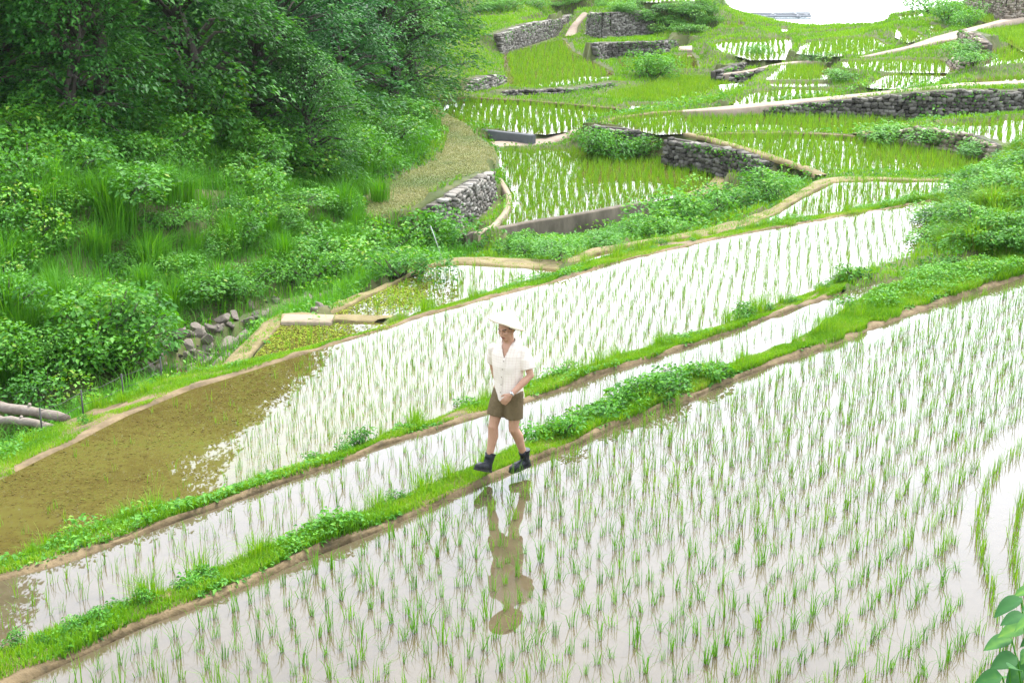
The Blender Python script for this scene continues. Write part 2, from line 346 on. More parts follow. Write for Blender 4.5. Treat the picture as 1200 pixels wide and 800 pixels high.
# control ridges for the open ground: (picture x, y, height)
CTRL = [
 ([(-150,585,-2.4),(0,528,-2.35),(60,497,-2.3),(140,466,-2.25),(200,437,-2.2),(250,407,-2.15),(300,384,-2.15),(345,364,-2.2),(400,348,-2.3)], .5),
 ([(-150,500,-1.7),(0,470,-1.8),(100,440,-1.8),(170,415,-1.8),(250,385,-1.8),(320,362,-1.9),(380,340,-2.0)], .3),
 ([(-150,380,-.6),(0,360,-.8),(150,325,-1.1),(300,300,-1.5),(400,275,-1.8)], .3),
 ([(-150,240,.5),(0,225,.5),(150,218,.3),(300,225,-.7),(400,222,-1.5)], .3),
 ([(-150,130,1.5),(0,120,1.5),(200,105,1.3),(400,112,-.6),(470,112,-1.3)], .3),
 ([(540,20,-.6),(548,60,-1.2),(520,95,-1.6),(505,112,-1.75)], .4),
 ([(560,28,-.55),(600,22,-.5),(650,14,-.45),(720,9,-.4),(780,7,-.2)], .8),
 ([(780,40,-1.0),(840,34,-.9),(905,34,-1.0)], .5),
 ([(720,47,-1.2),(780,44,-1.15),(830,40,-1.1)], .5),
 ([(600,296,-2.7),(700,272,-2.6),(800,250,-2.5),(860,235,-2.3),(910,222,-2.1)], .5),
 ([(460,318,-2.6),(500,306,-2.7),(550,302,-2.75)], .5),
 ([(1105,300,-.15),(1110,262,-.4),(1128,225,-.6),(1165,190,-.9)], .3),
 ([(1145,302,.05),(1163,268,.3),(1183,232,.55),(1205,200,.75),(1250,185,.75)], .3),
 ([(1240,300,.2),(1300,250,.3)], .5),
]
CTRLW = [  # the same in metres: far hills, the slope below the viewpoint
 ([(-60,60,14),(-35,72,11),(-22,88,8),(-10,98,4.0),(2,99,2.4),(8,97,1.3),(11.5,94.5,.3)], 2.0),
 ([(-60,40,9),(-34,44,6),(-28,38,4)], 1.5),
 ([(-60,20,4),(-40,20,2.5)], 1.5),
 ([(-12,60,.2),(-14,72,2.2),(-8,84,1.2)], 1.2),
 ([(-60,112,6),(-20,114,0),(6,113,-6),(30,113,-8),(60,113,-6)], 2.0),
 ([(11.5,94.5,.3),(13.6,93.5,-.75),(15.5,92.5,-1.5),(17.3,91.5,-2.1),(19.5,90,-2.3),(24,89,-2.2),(27,87,-1.3),(29,90,-1.0)], .5),
 ([(8,108,-3),(14,103,-4.5),(22,100,-6),(32,99,-5)], 1.5),
 ([(60,95,5),(50,85,3.5),(42,90,1.8),(35,93,.2)], 1.5),
 ([(60,40,4),(40,36,3),(30,30,2.2)], 1.5),
 ([(-60,-3,4.4),(60,-3,4.4)], 1.0), ([(-12,1,4.3),(0,1.2,4.3),(12,1.5,4.4)], .6), ([(-12,5.5,1.6),(0,5.5,1.9),(8,6.5,2.0),(14,9,2.0)], .4),
 ([(60,15,3.4),(24,14,2.4),(18,16,1.2)], .8), ([(-60,8,1.5),(-20,7,.8)], .8),
]
# stone and concrete walls: (foot line with level, top line, kind, label)
WALLS = [
 ([(690,179),(730,181),(776,183)], None, [(700,148),(730,151),(776,161)], -2.0, 'stone_dark', 'dark stone bank behind the row of bushes at the head of the hollow paddy'),
 ([(508,277),(535,269),(560,252),(580,232)], None, [(500,246),(535,228),(560,213),(575,202)], -2.25, 'stone', 'pale stone face below the mown terrace, half hidden by ivy'),
 ([(778,181),(820,186),(860,198),(890,206.5),(928,211),(954,219)], None, [(778,162),(820,169),(860,177),(890,187),(928,199.5),(954,209)], -1.65, 'stone_dark', 'dark dry stone wall curving below the tan bund of the bright green paddy'),
 ([(885,129.5),(990,131),(1092,136),(1155,137),(1200,133),(1260,128)], None, [(885,127.5),(990,117.5),(1092,107.5),(1155,107),(1200,107),(1260,104)], -1.08, 'stone_dark', 'long dark rubble stone wall carrying the dirt road'),
 ([(1004,162.5),(1072,169),(1136,178),(1160,187)], None, [(1004,159),(1072,151),(1136,160),(1160,170)], Z5 + .05, 'stone_brown', 'low brown stone wall overgrown with grass behind the bright green paddy'),
 ([(587,62.5),(620,52),(640,45.5),(659,39),(671,30)], None, [(582,40),(620,28),(640,25),(657,22),(676,17)], -1.7, 'stone', 'pale grey stone wall sloping beside the steep dirt path on its near end'),
 ([(687,40),(709,46),(735,43.5),(766,41)], None, [(703,16),(711,15),(735,13.5),(753,12)], -1.4, 'stone', 'pale grey stone wall highest on the far hillside right of the dirt path'),
 ([(700,71),(712,67),(750,66),(777,64.5),(794,56)], None, [(684,51),(706,50),(750,50),(786,48.5),(816,47)], -1.75, 'stone_dark', 'dark grey stone wall under a strip of grass below the highest pale wall'),
 ([(550,107),(560,105.5),(578,101),(593,95)], None, [(552,103),(562,93),(578,88),(592,90)], -1.75, 'stone', 'small pale stone wall at the grassy left end of a yellow green paddy'),
 ([(590,111),(640,109.5),(680,107.5),(722,101)], None, [(592,107.5),(640,106),(680,103.5),(718,97)], -1.75, 'stone_dark', 'low dark stone wall under the paddy with striped white water'),
 ([(842,87.5),(870,81.5),(897,75.5)], None, [(842,84),(862,75),(890,73)], -1.4, 'stone_dark', 'upper short dark stone wall above the sloping track to the far fields'),
 ([(853,91),(893,93),(912,79)], None, [(853,88.5),(884,83),(910,77.5)], -1.45, 'stone_dark', 'lower short dark stone wall below the sloping track to the far fields'),
 ([(1122,47.5),(1140,57),(1151,64.5)], None, [(1123,35.5),(1140,41),(1154,52)], -.1, 'stone_brown', 'brown stone wall turning a corner beside the dirt road bend'),
 ([(1130,3),(1145,9),(1182,18),(1202,17)], None, [(1129,-14),(1145,-12),(1182,-6),(1202,-6)], .55, 'stone_brown', 'brown stone wall above the topmost green field on the hill'),
 ([(1112,72),(1125,84),(1140,84)], None, [(1112,68),(1126,70),(1142,73)], -.45, 'stone_brown', 'short mossy stone wall under bushes below the corner wall'),
]
# ------------------------------------------------------------------ terrain
CELL = .2
XS = np.arange(-60, 60.01, CELL); YS = np.arange(-4, 116.01, CELL)
GX, GY = np.meshgrid(XS, YS)
fixed = np.zeros(GX.shape, bool); FZ = np.zeros(GX.shape)
cover = np.zeros(GX.shape, np.int8)        # 0 open ground, 1 water, 2 bund, 3 road, 4 wall
def window(pts, m):
    p = np.asarray(pts)
    i0 = max(0, int((p[:, 0].min() - m + 60) / CELL)); i1 = min(len(XS), int((p[:, 0].max() + m + 60) / CELL) + 2)
    j0 = max(0, int((p[:, 1].min() - m + 4) / CELL)); j1 = min(len(YS), int((p[:, 1].max() + m + 4) / CELL) + 2)
    return slice(j0, j1), slice(i0, i1)
for pl, w in [(L(p, 0), w) for p, w in CTRL] + CTRLW:
    s = window(pl, w); d, z = segdist(GX[s], GY[s], pl)
    k = d < w; FZ[s] = np.where(k, z, FZ[s]); fixed[s] |= k
WL = []
for foot, _, top, zb, kind, label in WALLS:
    F = [at(x, y, zb) for x, y in foot]
    Tt = [(f[0], f[1], at_y(t[0], t[1], f[1])[2]) for f, t in zip(F, top)]
    WL.append((F, Tt, kind, label))
    # ground held up behind the wall
    nn = np.array([0, 1.0])
    NRM = []
    for q in range(len(F)):
        a = F[max(q - 1, 0)]; b_ = F[min(q + 1, len(F) - 1)]; tx, ty = b_[0] - a[0], b_[1] - a[1]; l = math.hypot(tx, ty) + 1e-9; NRM.append((-ty / l, tx / l))
    Bk = [(f[0] + g[0] * .75, f[1] + g[1] * .75, t[2] - .03) for f, t, g in zip(F, Tt, NRM)]
    Fr = [(f[0] - g[0] * .25, f[1] - g[1] * .25, f[2] - .04) for f, g in zip(F, NRM)]
    for pl, wd in ((Bk, .42), (Fr, .34)):
        s = window(pl, 1); d, z = segdist(GX[s], GY[s], pl)
        k = (d < wd) & ((cover[s] == 0) | (cover[s] == 4)); FZ[s] = np.where(k, z, FZ[s]); fixed[s] |= k
    s = window(F, 1.2); d, z = segdist(GX[s], GY[s], F); d2, _ = segdist(GX[s], GY[s], [(f[0] + g[0] * .4, f[1] + g[1] * .4, 0) for f, g in zip(F, NRM)]); cover[s] = np.where((d < .4) | (d2 < .3), 4, cover[s])
post = []
for b in BANDS + ROADS:
    A = np.array(b['A']); B = np.array(b['B']); poly = np.concatenate([A, B[::-1]])
    s = window(poly, .6); ins = pip(GX[s], GY[s], poly)
    dA, zA = segdist(GX[s], GY[s], b['A']); dB, zB = segdist(GX[s], GY[s], b['B'])
    t = dA / (dA + dB + 1e-9); z = zA + (zB - zA) * t
    if 'h' in b:
        k = ins; FZ[s] = np.where(k, z - .12, FZ[s]); fixed[s] |= k; cover[s] = np.where(ins, 2, cover[s])
    else:
        k = ins | (np.minimum(dA, dB) < .5); FZ[s] = np.where(k, z - .06, FZ[s]); fixed[s] |= k; cover[s] = np.where(ins, 3, cover[s])
for r in RIB:
    s = window(r['c'], r['w']); d, z = segdist(GX[s], GY[s], r['c'])
    k = d < r['w'] * .5; FZ[s] = np.where(k, z - .06, FZ[s]); fixed[s] |= k; cover[s] = np.where(k, 2, cover[s])
# mown terrace
mp = np.array([at(x, y, -1.65) for x, y in MOWN])
s = window(mp, .5); k = pip(GX[s], GY[s], mp); FZ[s] = np.where(k, -1.65 + .06 * noise1(GX[s], GY[s], 4, .8), FZ[s]); fixed[s] |= k; cover[s] = np.where(k, 5, cover[s])
for n, p in PAD.items():
    s = window(p['poly'], .6); ins = pip(GX[s], GY[s], p['poly'])
    d, _ = segdist(GX[s], GY[s], p['poly'], True)
    far = p.get('far'); rim = .10 if not far else .08
    z = np.where(ins, p['z'] - np.minimum(.3, d * .6), p['z'] + np.minimum(rim, d * .5))
    k = ins | ((d < .4) & (cover[s] == 0)) & ~fixed[s] | ins
    FZ[s] = np.where(k, z, FZ[s]); fixed[s] |= k; cover[s] = np.where(ins, 1, cover[s])
def solve(fix, val):
    prev = None
    for f in (32, 16, 8, 4, 2, 1):
        h = (fix.shape[0] + f - 1) // f; w = (fix.shape[1] + f - 1) // f
        a = np.zeros((h * f, w * f)); c = np.zeros((h * f, w * f)); a[:fix.shape[0], :fix.shape[1]] = val * fix; c[:fix.shape[0], :fix.shape[1]] = fix
        a = a.reshape(h, f, w, f).sum((1, 3)); c = c.reshape(h, f, w, f).sum((1, 3)); fx = c > 0; v = np.where(fx, a / np.maximum(c, 1), 0)
        if prev is None: u = np.where(fx, v, v[fx].mean())
        else:
            u = np.repeat(np.repeat(prev, 2, 0), 2, 1)[:h, :w]; u = np.where(fx, v, u)
        for _ in range(300 if f > 2 else 120):
            q = np.pad(u, 1, mode='edge')
            u = np.where(fx, v, (q[:-2, 1:-1] + q[2:, 1:-1] + q[1:-1, :-2] + q[1:-1, 2:]) * .25)
        prev = u
    return u
HZ = solve(fixed, FZ)
openm = (cover == 0)
HZ = HZ + np.where(openm & ~fixed, (noise1(GX, GY, 1, .9) - .5) * .16 + (noise1(GX, GY, 2, 2.3) - .5) * .07, 0)
def ground(x, y):
    fx = (np.asarray(x) + 60) / CELL; fy = (np.asarray(y) + 4) / CELL
    i = np.clip(fx.astype(int), 0, len(XS) - 2); j = np.clip(fy.astype(int), 0, len(YS) - 2)
    u = np.clip(fx - i, 0, 1); v = np.clip(fy - j, 0, 1)
    return (HZ[j, i] * (1 - u) + HZ[j, i + 1] * u) * (1 - v) + (HZ[j + 1, i] * (1 - u) + HZ[j + 1, i + 1] * u) * v
# one sheet: the valley plus an apron that falls to the sea floor and runs on past the coast
ny, nx = GX.shape
V = np.stack([GX, GY, HZ], -1).reshape(-1, 3)
ii = (np.arange(ny - 1)[:, None] * nx + np.arange(nx - 1)[None]).ravel()
Q = np.stack([ii, ii + 1, ii + nx + 1, ii + nx], 1)
edge = np.concatenate([np.arange(nx), np.arange(1, ny) * nx + nx - 1, (ny - 1) * nx + np.arange(nx - 2, -1, -1), np.arange(ny - 2, 0, -1) * nx])
rings = [V]; base = len(V); prevr = edge; QQ = [Q]
ec = V[edge]
for k, (dist, zz) in enumerate([(12, None), (60, None), (160, None), (9000, -60)]):
    c = ec.copy(); dr = ec[:, :2] - np.array([0, 56.0]); dr /= np.linalg.norm(dr, axis=1)[:, None]
    c[:, :2] += dr * dist
    side = np.clip((ec[:, 1] - 70) / 46, 0, 1) * np.clip((ec[:, 0] + 35) / 12, 0, 1)          # the seaward part
    tgt = {12: ec[:, 2] * (1 - side) + (ec[:, 2] - 4) * side, 60: (ec[:, 2] + 6) * (1 - side) - 20 * side, 160: 16 * (1 - side) - 34 * side, 9000: np.full(len(ec), -60.)}[dist]
    c[:, 2] = tgt
    rings.append(c); cur = base + np.arange(len(edge)); base += len(edge)
    nxt = np.roll(np.arange(len(edge)), -1)
    QQ.append(np.stack([prevr, cur, cur[nxt], prevr[nxt]], 1)); prevr = cur
o = obj_arr('ground', np.concatenate(rings), np.concatenate(QQ), None, M['soil'], True); tag(o, 'grassy terraced ground of the valley', None, None, 'structure')
# sea
M['sea'] = mat_water('sea_water', [(.3, (.10, .14, .15)), (.7, (.14, .18, .18))], 1.5, .05, .25, .06)
def disc(name, x0, x1, y0, y1, z, mat, lab):
    o = obj_arr(name, [(x0, y0, z), (x1, y0, z), (x1, y1, z), (x0, y1, z)], [(0, 1, 2, 3)], None, mat); tag(o, lab, None, None, 'structure'); return o
disc('sea', -9000, 9000, 150, 9000, -26, M['sea'], 'pale white sea beyond the terraces')
# paddies
for n, p in PAD.items():
    me = bpy.data.meshes.new('paddy_water'); bm = bmesh.new()
    f = bm.faces.new([bm.verts.new(v) for v in p['poly']]); bmesh.ops.triangulate(bm, faces=[f])
    bmesh.ops.recalc_face_normals(bm, faces=bm.faces[:])
    if bm.faces and bm.faces[0].normal.z < 0: bmesh.ops.reverse_faces(bm, faces=bm.faces[:])
    bm.to_mesh(me); bm.free(); me.materials.append(M['water_near' if n in ('near', 'strip') else 'water'])
    tag(link(bpy.data.objects.new('water', me)), 'shallow still paddy water', None, None, 'structure')
# earth bunds
PROF = [(0, -.6), (.02, .05), (.05, .7), (.11, .92), (.3, 1.0), (.6, 1.05), (.85, .9), (.94, .5), (1.0, -.9)]
def surf_band(b):
    n = max(6, int(np.sum(np.linalg.norm(np.diff(np.array(b['A'])[:, :2], axis=0), axis=1)) / .22))
    A = resample(b['A'], n); B = resample(b['B'], n); d = B - A; d[:, 2] = 0; w = np.linalg.norm(d, axis=1)[:, None]; d /= w + 1e-9
    a = ((noise1(A[:, 0], A[:, 1], 91, 1.1) - .5) * .16 + (noise1(A[:, 0], A[:, 1], 92, 3.1) - .5) * .10)[:, None] * np.minimum(1, w * 2); A = A + d * (a - .02)
    return A, B, n
for b in BANDS:
    A, B, n = surf_band(b); k = len(PROF); V = []
    for i, (t, f) in enumerate(PROF):
        tt = t + (rng.normal(0, .008, n) if 0 < i < k - 1 else 0)
        P = A + (B - A) * np.asarray(tt).reshape(-1, 1)
        w = np.linalg.norm((B - A)[:, :2], axis=1)
        jit = (noise1(P[:, 0], P[:, 1], 7 + i, 2.5) - .5) * .05 + (noise1(P[:, 0], P[:, 1], 17 + i, 6) - .5) * .035
        P[:, 2] += f * b['h'] + jit * (1 if i not in (0, k - 1) else 0)
        V.append(P)
    V = np.stack(V, 1).reshape(-1, 3)
    Q = np.array([(i * k + j, (i + 1) * k + j, (i + 1) * k + j + 1, i * k + j + 1) for i in range(n - 1) for j in range(k - 1)])[:, ::-1]
    tag(obj_arr('path', V, Q, None, M[b['mat']], True), 'earth bund between two paddies', None, None, 'structure')
def ribbon(c, w, h, mat, name, lab):
    c = resample(c, step=.3); n = len(c)
    t = np.gradient(c[:, :2], axis=0); t /= np.linalg.norm(t, axis=1)[:, None] + 1e-9
    s = np.stack([-t[:, 1], t[:, 0]], 1); prof = [(-.5, -.4), (-.46, .3), (-.38, 1), (0, 1.15), (.38, 1), (.46, .3), (.5, -.4)]; k = len(prof); V = []
    for u, f in prof:
        P = c.copy(); P[:, :2] += s * w * u * (1 + (noise1(c[:, 0], c[:, 1], 3, 1.3) - .5) * .35)[:, None]; P[:, 2] += f * h + (noise1(P[:, 0], P[:, 1], 9, 2) - .5) * .04; V.append(P)
    V = np.stack(V, 1).reshape(-1, 3)
    Q = np.array([(i * k + j, i * k + j + 1, (i + 1) * k + j + 1, (i + 1) * k + j) for i in range(n - 1) for j in range(k - 1)])[:, ::-1]
    return tag(obj_arr(name, V, Q, None, M[mat], True), lab, None, None, 'structure')
for r in RIB: ribbon(r['c'], r['w'], r['h'], r['mat'], 'path', 'narrow earth bund beside a paddy')
for r in ROADS:
    n = max(8, int(np.sum(np.linalg.norm(np.diff(np.array(r['A'])[:, :2], axis=0), axis=1)) / .5))
    A = resample(r['A'], n); B = resample(r['B'], n); V = []
    cols = [(0, -.25), (0.02, .02), (.25, .04), (.5, .06), (.75, .04), (.98, .02), (1, -.25)]; k = len(cols)
    for t, z in cols:
        P = A + (B - A) * t; P[:, 2] += z; V.append(P)
    V = np.stack(V, 1).reshape(-1, 3)
    Q = np.array([(i * k + j, (i + 1) * k + j, (i + 1) * k + j + 1, i * k + j + 1) for i in range(n - 1) for j in range(k - 1)])[:, ::-1]
    tag(obj_arr(r['name'], V, Q, None, M[r['mat']], True), 'pale pinkish dirt track', None, None, 'structure')
# mown terrace carries its own dry turf sheet
# stone walls
def stone_unit(seed):
    r = np.random.default_rng(seed)
    bm = bmesh.new(); bmesh.ops.create_cube(bm, size=1); bmesh.ops.bevel(bm, geom=bm.edges[:] , offset=.16, segments=1, affect='EDGES')
    bmesh.ops.triangulate(bm, faces=bm.faces[:])
    for v in bm.verts: v.co = Vector((v.co.x * (1 + r.uniform(-.16, .16)), v.co.y, v.co.z * (1 + r.uniform(-.16, .16)))) + Vector(r.uniform(-.09, .09, 3))
    bm.verts.ensure_lookup_table(); V = np.array([v.co[:] for v in bm.verts]); T = np.array([[v.index for v in f.verts] for f in bm.faces]); bm.free()
    return V, T
UNITS = [stone_unit(i) for i in range(10)]
def stone_wall(F, Tt, mat, size=.26):
    n = max(2, int(np.sum(np.linalg.norm(np.diff(np.array(F)[:, :2], axis=0), axis=1)) / size))
    A = resample(F, n * 4 + 1); B = resample(Tt, n * 4 + 1)
    mb = MB(); back = MB()
    Vb = []
    for q in range(len(A)):
        a, b = A[q], B[q]; tt = A[min(q + 2, len(A) - 1)] - A[max(q - 2, 0)]; l = math.hypot(tt[0], tt[1]) + 1e-9; n2 = (-tt[1] / l, tt[0] / l)
        Vb += [(a[0] + n2[0] * .1, a[1] + n2[1] * .1, a[2] - .3), (b[0] + n2[0] * .2, b[1] + n2[1] * .2, b[2] - .02), (b[0] + n2[0] * .38, b[1] + n2[1] * .38, b[2] - .02), (b[0] + n2[0] * .38, b[1] + n2[1] * .38, a[2] - .3)]
    m = len(A); Qb = np.array([(i * 4 + j, i * 4 + j + 1, (i + 1) * 4 + j + 1, (i + 1) * 4 + j) for i in range(m - 1) for j in range(3)])
    Qb = np.concatenate([Qb, [(0, 3, 2, 1), ((m - 1) * 4, (m - 1) * 4 + 1, (m - 1) * 4 + 2, (m - 1) * 4 + 3)]]); back.add(Vb, Qb, 0)
    seg = np.concatenate([[0], np.cumsum(np.linalg.norm(np.diff(A[:, :2], axis=0), axis=1))]); Ltot = seg[-1]
    hmax = (B[:, 2] - A[:, 2]).max(); rowh = size * .62; z = -.34; r = 0
    while z < hmax + .02:
        x = -rng.uniform(0, size)
        rh = rowh * rng.uniform(.8, 1.2)
        while x < Ltot:
            wd = size * rng.uniform(.55, 1.5); xc = x + wd / 2
            if 0 < xc < Ltot:
                a = np.array([np.interp(xc, seg, A[:, k]) for k in range(3)]); b = np.array([np.interp(xc, seg, B[:, k]) for k in range(3)])
                a2 = np.array([np.interp(min(xc + .3, Ltot), seg, A[:, k]) for k in range(3)]); a1 = np.array([np.interp(max(xc - .3, 0), seg, A[:, k]) for k in range(3)])
                hh = b[2] - a[2]
                if z + rh * .9 < hh + .03:
                    t = a2 - a1; t[2] = 0; t /= np.linalg.norm(t) + 1e-9; nn = np.array([-t[1], t[0], 0])
                    U, T = UNITS[rng.integers(10)]
                    an = rng.normal(0, .22); ca, sa = math.cos(an), math.sin(an)
                    ux = U[:, 0] * wd * .98; uz = U[:, 2] * rh * 1.02; ux, uz = ux * ca - uz * sa, ux * sa + uz * ca
                    f = (z + rh / 2) / max(hh, .1)
                    c = a + np.array([0, 0, z + rh / 2 + rng.normal(0, rowh * .14)]) + nn * (.06 + .1 * f + rng.uniform(-.04, .03))
                    P = c + ux[:, None] * t + U[:, 1:2] * .28 * nn + uz[:, None] * np.array([0, 0, 1.0])
                    mb.add(P, T, rng.uniform(0, 1))
            x += wd
        z += rh
    e = empty('stone_wall', tuple(A[len(A) // 2]))
    for nm, m_, mt in (('stone_facing', mb, mat), ('earth_core', back, M['back'])):
        for i in range(len(m_.V)): m_.V[i] = m_.V[i] - A[len(A) // 2]
        m_.build(nm, mt, e)
    return e
for F, Tt, kind, label in WL:
    tag(stone_wall(F, Tt, M[kind], .19 if kind != 'stone' else .155), label, 'stone wall')

nm = [n for n in PAD]; occ = {}
for n, p in PAD.items():
    s = window(p['poly'], 0); occ[n] = (s, pip(GX[s], GY[s], p['poly']))
acc = np.zeros(GX.shape, np.int16); own = np.full(GX.shape, -1)
for i, n in enumerate(nm):
    s, k = occ[n]; both = k & (own[s] >= 0)
    for j in np.unique(own[s][both]): print('OVERLAP', n, nm[j], round(float((own[s][both] == j).sum() * CELL * CELL), 2), 'm2')
    own[s] = np.where(k, i, own[s])
# ------------------------------------------------------------------ rice
def rows_in(poly, heading, rs, hs, inset=.16, fan=0.0, jit=.02):
    P = np.array(poly)[:, :2]; c = P.mean(0)
    if fan is None: fan = 0
    f = np.array([math.sin(heading), math.cos(heading)]); g = np.array([f[1], -f[0]])
    q = (P - c) @ np.stack([g, f], 1); u0, v0 = q.min(0) - 1; u1, v1 = q.max(0) + 1
    U, Vv = np.meshgrid(np.arange(u0, u1, rs), np.arange(v0, v1, hs))
    U = U + (np.arange(U.shape[0]) % 2)[:, None] * 0
    wob = (noise1(U * .15 + 3, Vv * .12, 5) - .5) * .35
    bend = fan * (Vv ** 2) * .01
    Uj = U + wob + bend + rng.normal(0, jit, U.shape); Vj = Vv + rng.normal(0, jit * 1.4, U.shape)
    X = c[0] + Uj * g[0] + Vj * f[0]; Y = c[1] + Uj * g[1] + Vj * f[1]
    X = X.ravel(); Y = Y.ravel()
    k = pip(X, Y, poly); X = X[k]; Y = Y[k]
    d, _ = segdist(X, Y, poly, True); k = d > inset
    return X[k], Y[k]
HILLS = {}
for n, p in PAD.items():
    c = np.array(p['poly'])[:, :2].mean(0)
    hd = math.atan2(c[0], c[1]); rs, hs, fan = .30, .17, 0
    if n == 'near': hd, rs, hs = R(41), .30, .20
    if n == 'strip': hd, rs, hs = R(43), .27, .19
    if n == 'middle': hd, rs, hs, fan = R(11), .19, .13, 0
    if n in ('bend', 'curb', 'corner', 'sliver'): rs, hs = .19, .15
    if n == 'hollow': rs, hs, fan = .25, .14, 1.6
    if p.get('far') or n in ('basin', 'shelf', 'green', 'side'): rs, hs = .25, .16
    if n in ('green', 'shelf'): rs, hs = .21, .15
    if n == 'far19': hd = R(40)
    if n == 'far17': hd = R(52)
    x, y = rows_in(p['poly'], hd, rs, hs, .18 if not p.get('far') else .3, fan, .02 if n in ('near', 'strip') else .028 if n == 'middle' else .042)
    if n == 'near':   # two dense headland rows that bend along the edge of the field
        k = np.ones(len(x), bool)
        for pts in ([(1215,512),(1180,540),(1158,565),(1148,610),(1150,650),(1160,690),(1166,730)], [(1230,560),(1200,580),(1190,620),(1187,660),(1192,700)]):
            pl = L(pts, 0); d, _ = segdist(x, y, pl); k &= d > .2
        x, y = x[k], y[k]
    P = np.stack([x, y, np.full(len(x), p['z'])], 1)
    if n == 'middle':
        a, b = proj(P); k = ~pip(a, b, [(-300,400),(352,414),(335,470),(275,520),(262,590),(150,640),(-300,800)]) | (rng.uniform(0, 1, len(P)) < .07); P = P[k]
    P = P[in_view(P, 160)]
    HILLS[n] = P
HEAD = []
for pts in ([(1215,512),(1180,540),(1158,565),(1148,610),(1150,650),(1160,690),(1166,730)], [(1230,560),(1200,580),(1190,620),(1187,660),(1192,700)]):
    pl = resample(L(pts, 0), step=.055); pl[:, :2] += rng.normal(0, .025, (len(pl), 2)); HEAD.append(pl)
HILLS['head'] = np.concatenate(HEAD)
def hill_geo(P, nb, h, w, tmean, spread=.03, lean=.35, segs=True):
    """nb blades around every root"""
    Nn = len(P); B = np.repeat(P, nb, 0)
    B = B + np.concatenate([rng.normal(0, spread, (Nn * nb, 2)), np.full((Nn * nb, 1), -.02)], 1)
    hs = np.repeat(rng.uniform(.7, 1.15, Nn), nb) * h * rng.uniform(.45, 1.1, Nn * nb)
    t = np.clip(np.repeat(rng.normal(tmean, .12, Nn), nb) + rng.normal(0, .14, Nn * nb), 0, 1)
    V, T, k = blades(B, hs, np.full(Nn * nb, w) * rng.uniform(.7, 1.2, Nn * nb), hs * np.abs(rng.normal(0, lean, Nn * nb)))
    return V, T, np.repeat(t, k)
# nearest hills, one object each
near = np.concatenate([HILLS['near']]); vis = in_view(near, -8)
d = np.hypot(near[:, 0], near[:, 1]); order = np.argsort(np.where(vis, d, 1e9))[:300]
GROUP_R = 'rice seedlings nearest the viewpoint'
variants = []
for i in range(12):
    V, T, t = hill_geo(np.zeros((1, 3)), 15, .30, .0070, .45, .025, .46)
    variants.append(mesh_arr('rice_seedling', V, T, t, M['rice']))
for i, k in enumerate(order):
    o = link(bpy.data.objects.new('rice_seedling', variants[i % 12])); o.location = near[k]; o.rotation_euler = (0, 0, rng.uniform(0, 6.28))
    s = rng.uniform(.65, 1.15); o.scale = (s, s, s * rng.uniform(.85, 1.1))
    tag(o, 'thin green rice seedling in the nearest rows of the flooded front paddy', 'rice seedling', GROUP_R)
mask = np.ones(len(near), bool); mask[order] = False
GREENER = None
mb = MB()
def put(P, *a, **k):
    if len(P):
        V, T, t = hill_geo(P, *a, **k); mb.add(V, T, t)
put(near[mask], 14, .30, .0070, .45, .025, .46)
put(HILLS['head'], 4, .26, .0075, .6, .02, .3)
put(HILLS['strip'], 7, .26, .0068, .47, .022, .38)
put(HILLS['middle'], 5, .20, .0072, .45, .022, .34)
for n, P in HILLS.items():
    if n in ('near', 'head', 'strip', 'middle') or not len(P): continue
    dn = PAD[n]['dens']; dist = float(np.hypot(P[:, 0], P[:, 1]).mean())
    nb = max(3, int(round(5 * dn if dist < 60 else 3.2 * dn))); wd = .010 + .00030 * max(0, dist - 25)
    put(P, nb, (.19 if dist > 60 else .22) + .05 * min(dn, 2), wd, .45 + .1 * min(dn, 3), .03 + .03 * max(0, dn - 1), .3)
o = mb.build('rice_seedlings', M['ricefar']); tag(o, 'rows of young green rice standing in the flooded terraces', None, None, 'stuff')
print('rice tris', sum(len(t) for t in mb.T))
# ------------------------------------------------------------------ ground cover
def scatter_open(dens_fn, step=1.0, kinds=(0,)):
    """random points over open ground; dens_fn(x, y, px, py, dist) gives points per square metre"""
    k = np.isin(cover[:-1, :-1], kinds)
    j, i = np.nonzero(k)
    x = XS[i]; y = YS[j]; z = HZ[j, i]
    P = np.stack([x, y, z], 1); v = in_view(P, 160); x, y, z = x[v], y[v], z[v]
    px, py = proj(np.stack([x, y, z], 1)); dist = np.hypot(x, y)
    n = rng.poisson(np.maximum(dens_fn(x, y, px, py, dist), 0) * CELL * CELL)
    X = np.repeat(x, n) + rng.uniform(0, CELL, n.sum()); Y = np.repeat(y, n) + rng.uniform(0, CELL, n.sum())
    return np.stack([X, Y, ground(X, Y)], 1)
BANKPOLY = [(-400,640),(0,545),(140,478),(260,430),(385,372),(520,318),(560,300),(548,262),(430,262),(420,225),(490,190),(520,150),(500,120),(470,60),(430,-200),(-400,-200)]
STREAMPX = [(160,462),(180,405),(215,392),(250,372),(310,352),(385,345),(392,364),(332,374),(300,398),(258,432),(205,455)]
GULLY = [(-40,545),(-40,505),(60,505),(40,530)]
def in_px(px, py, poly): return pip(px, py, poly)
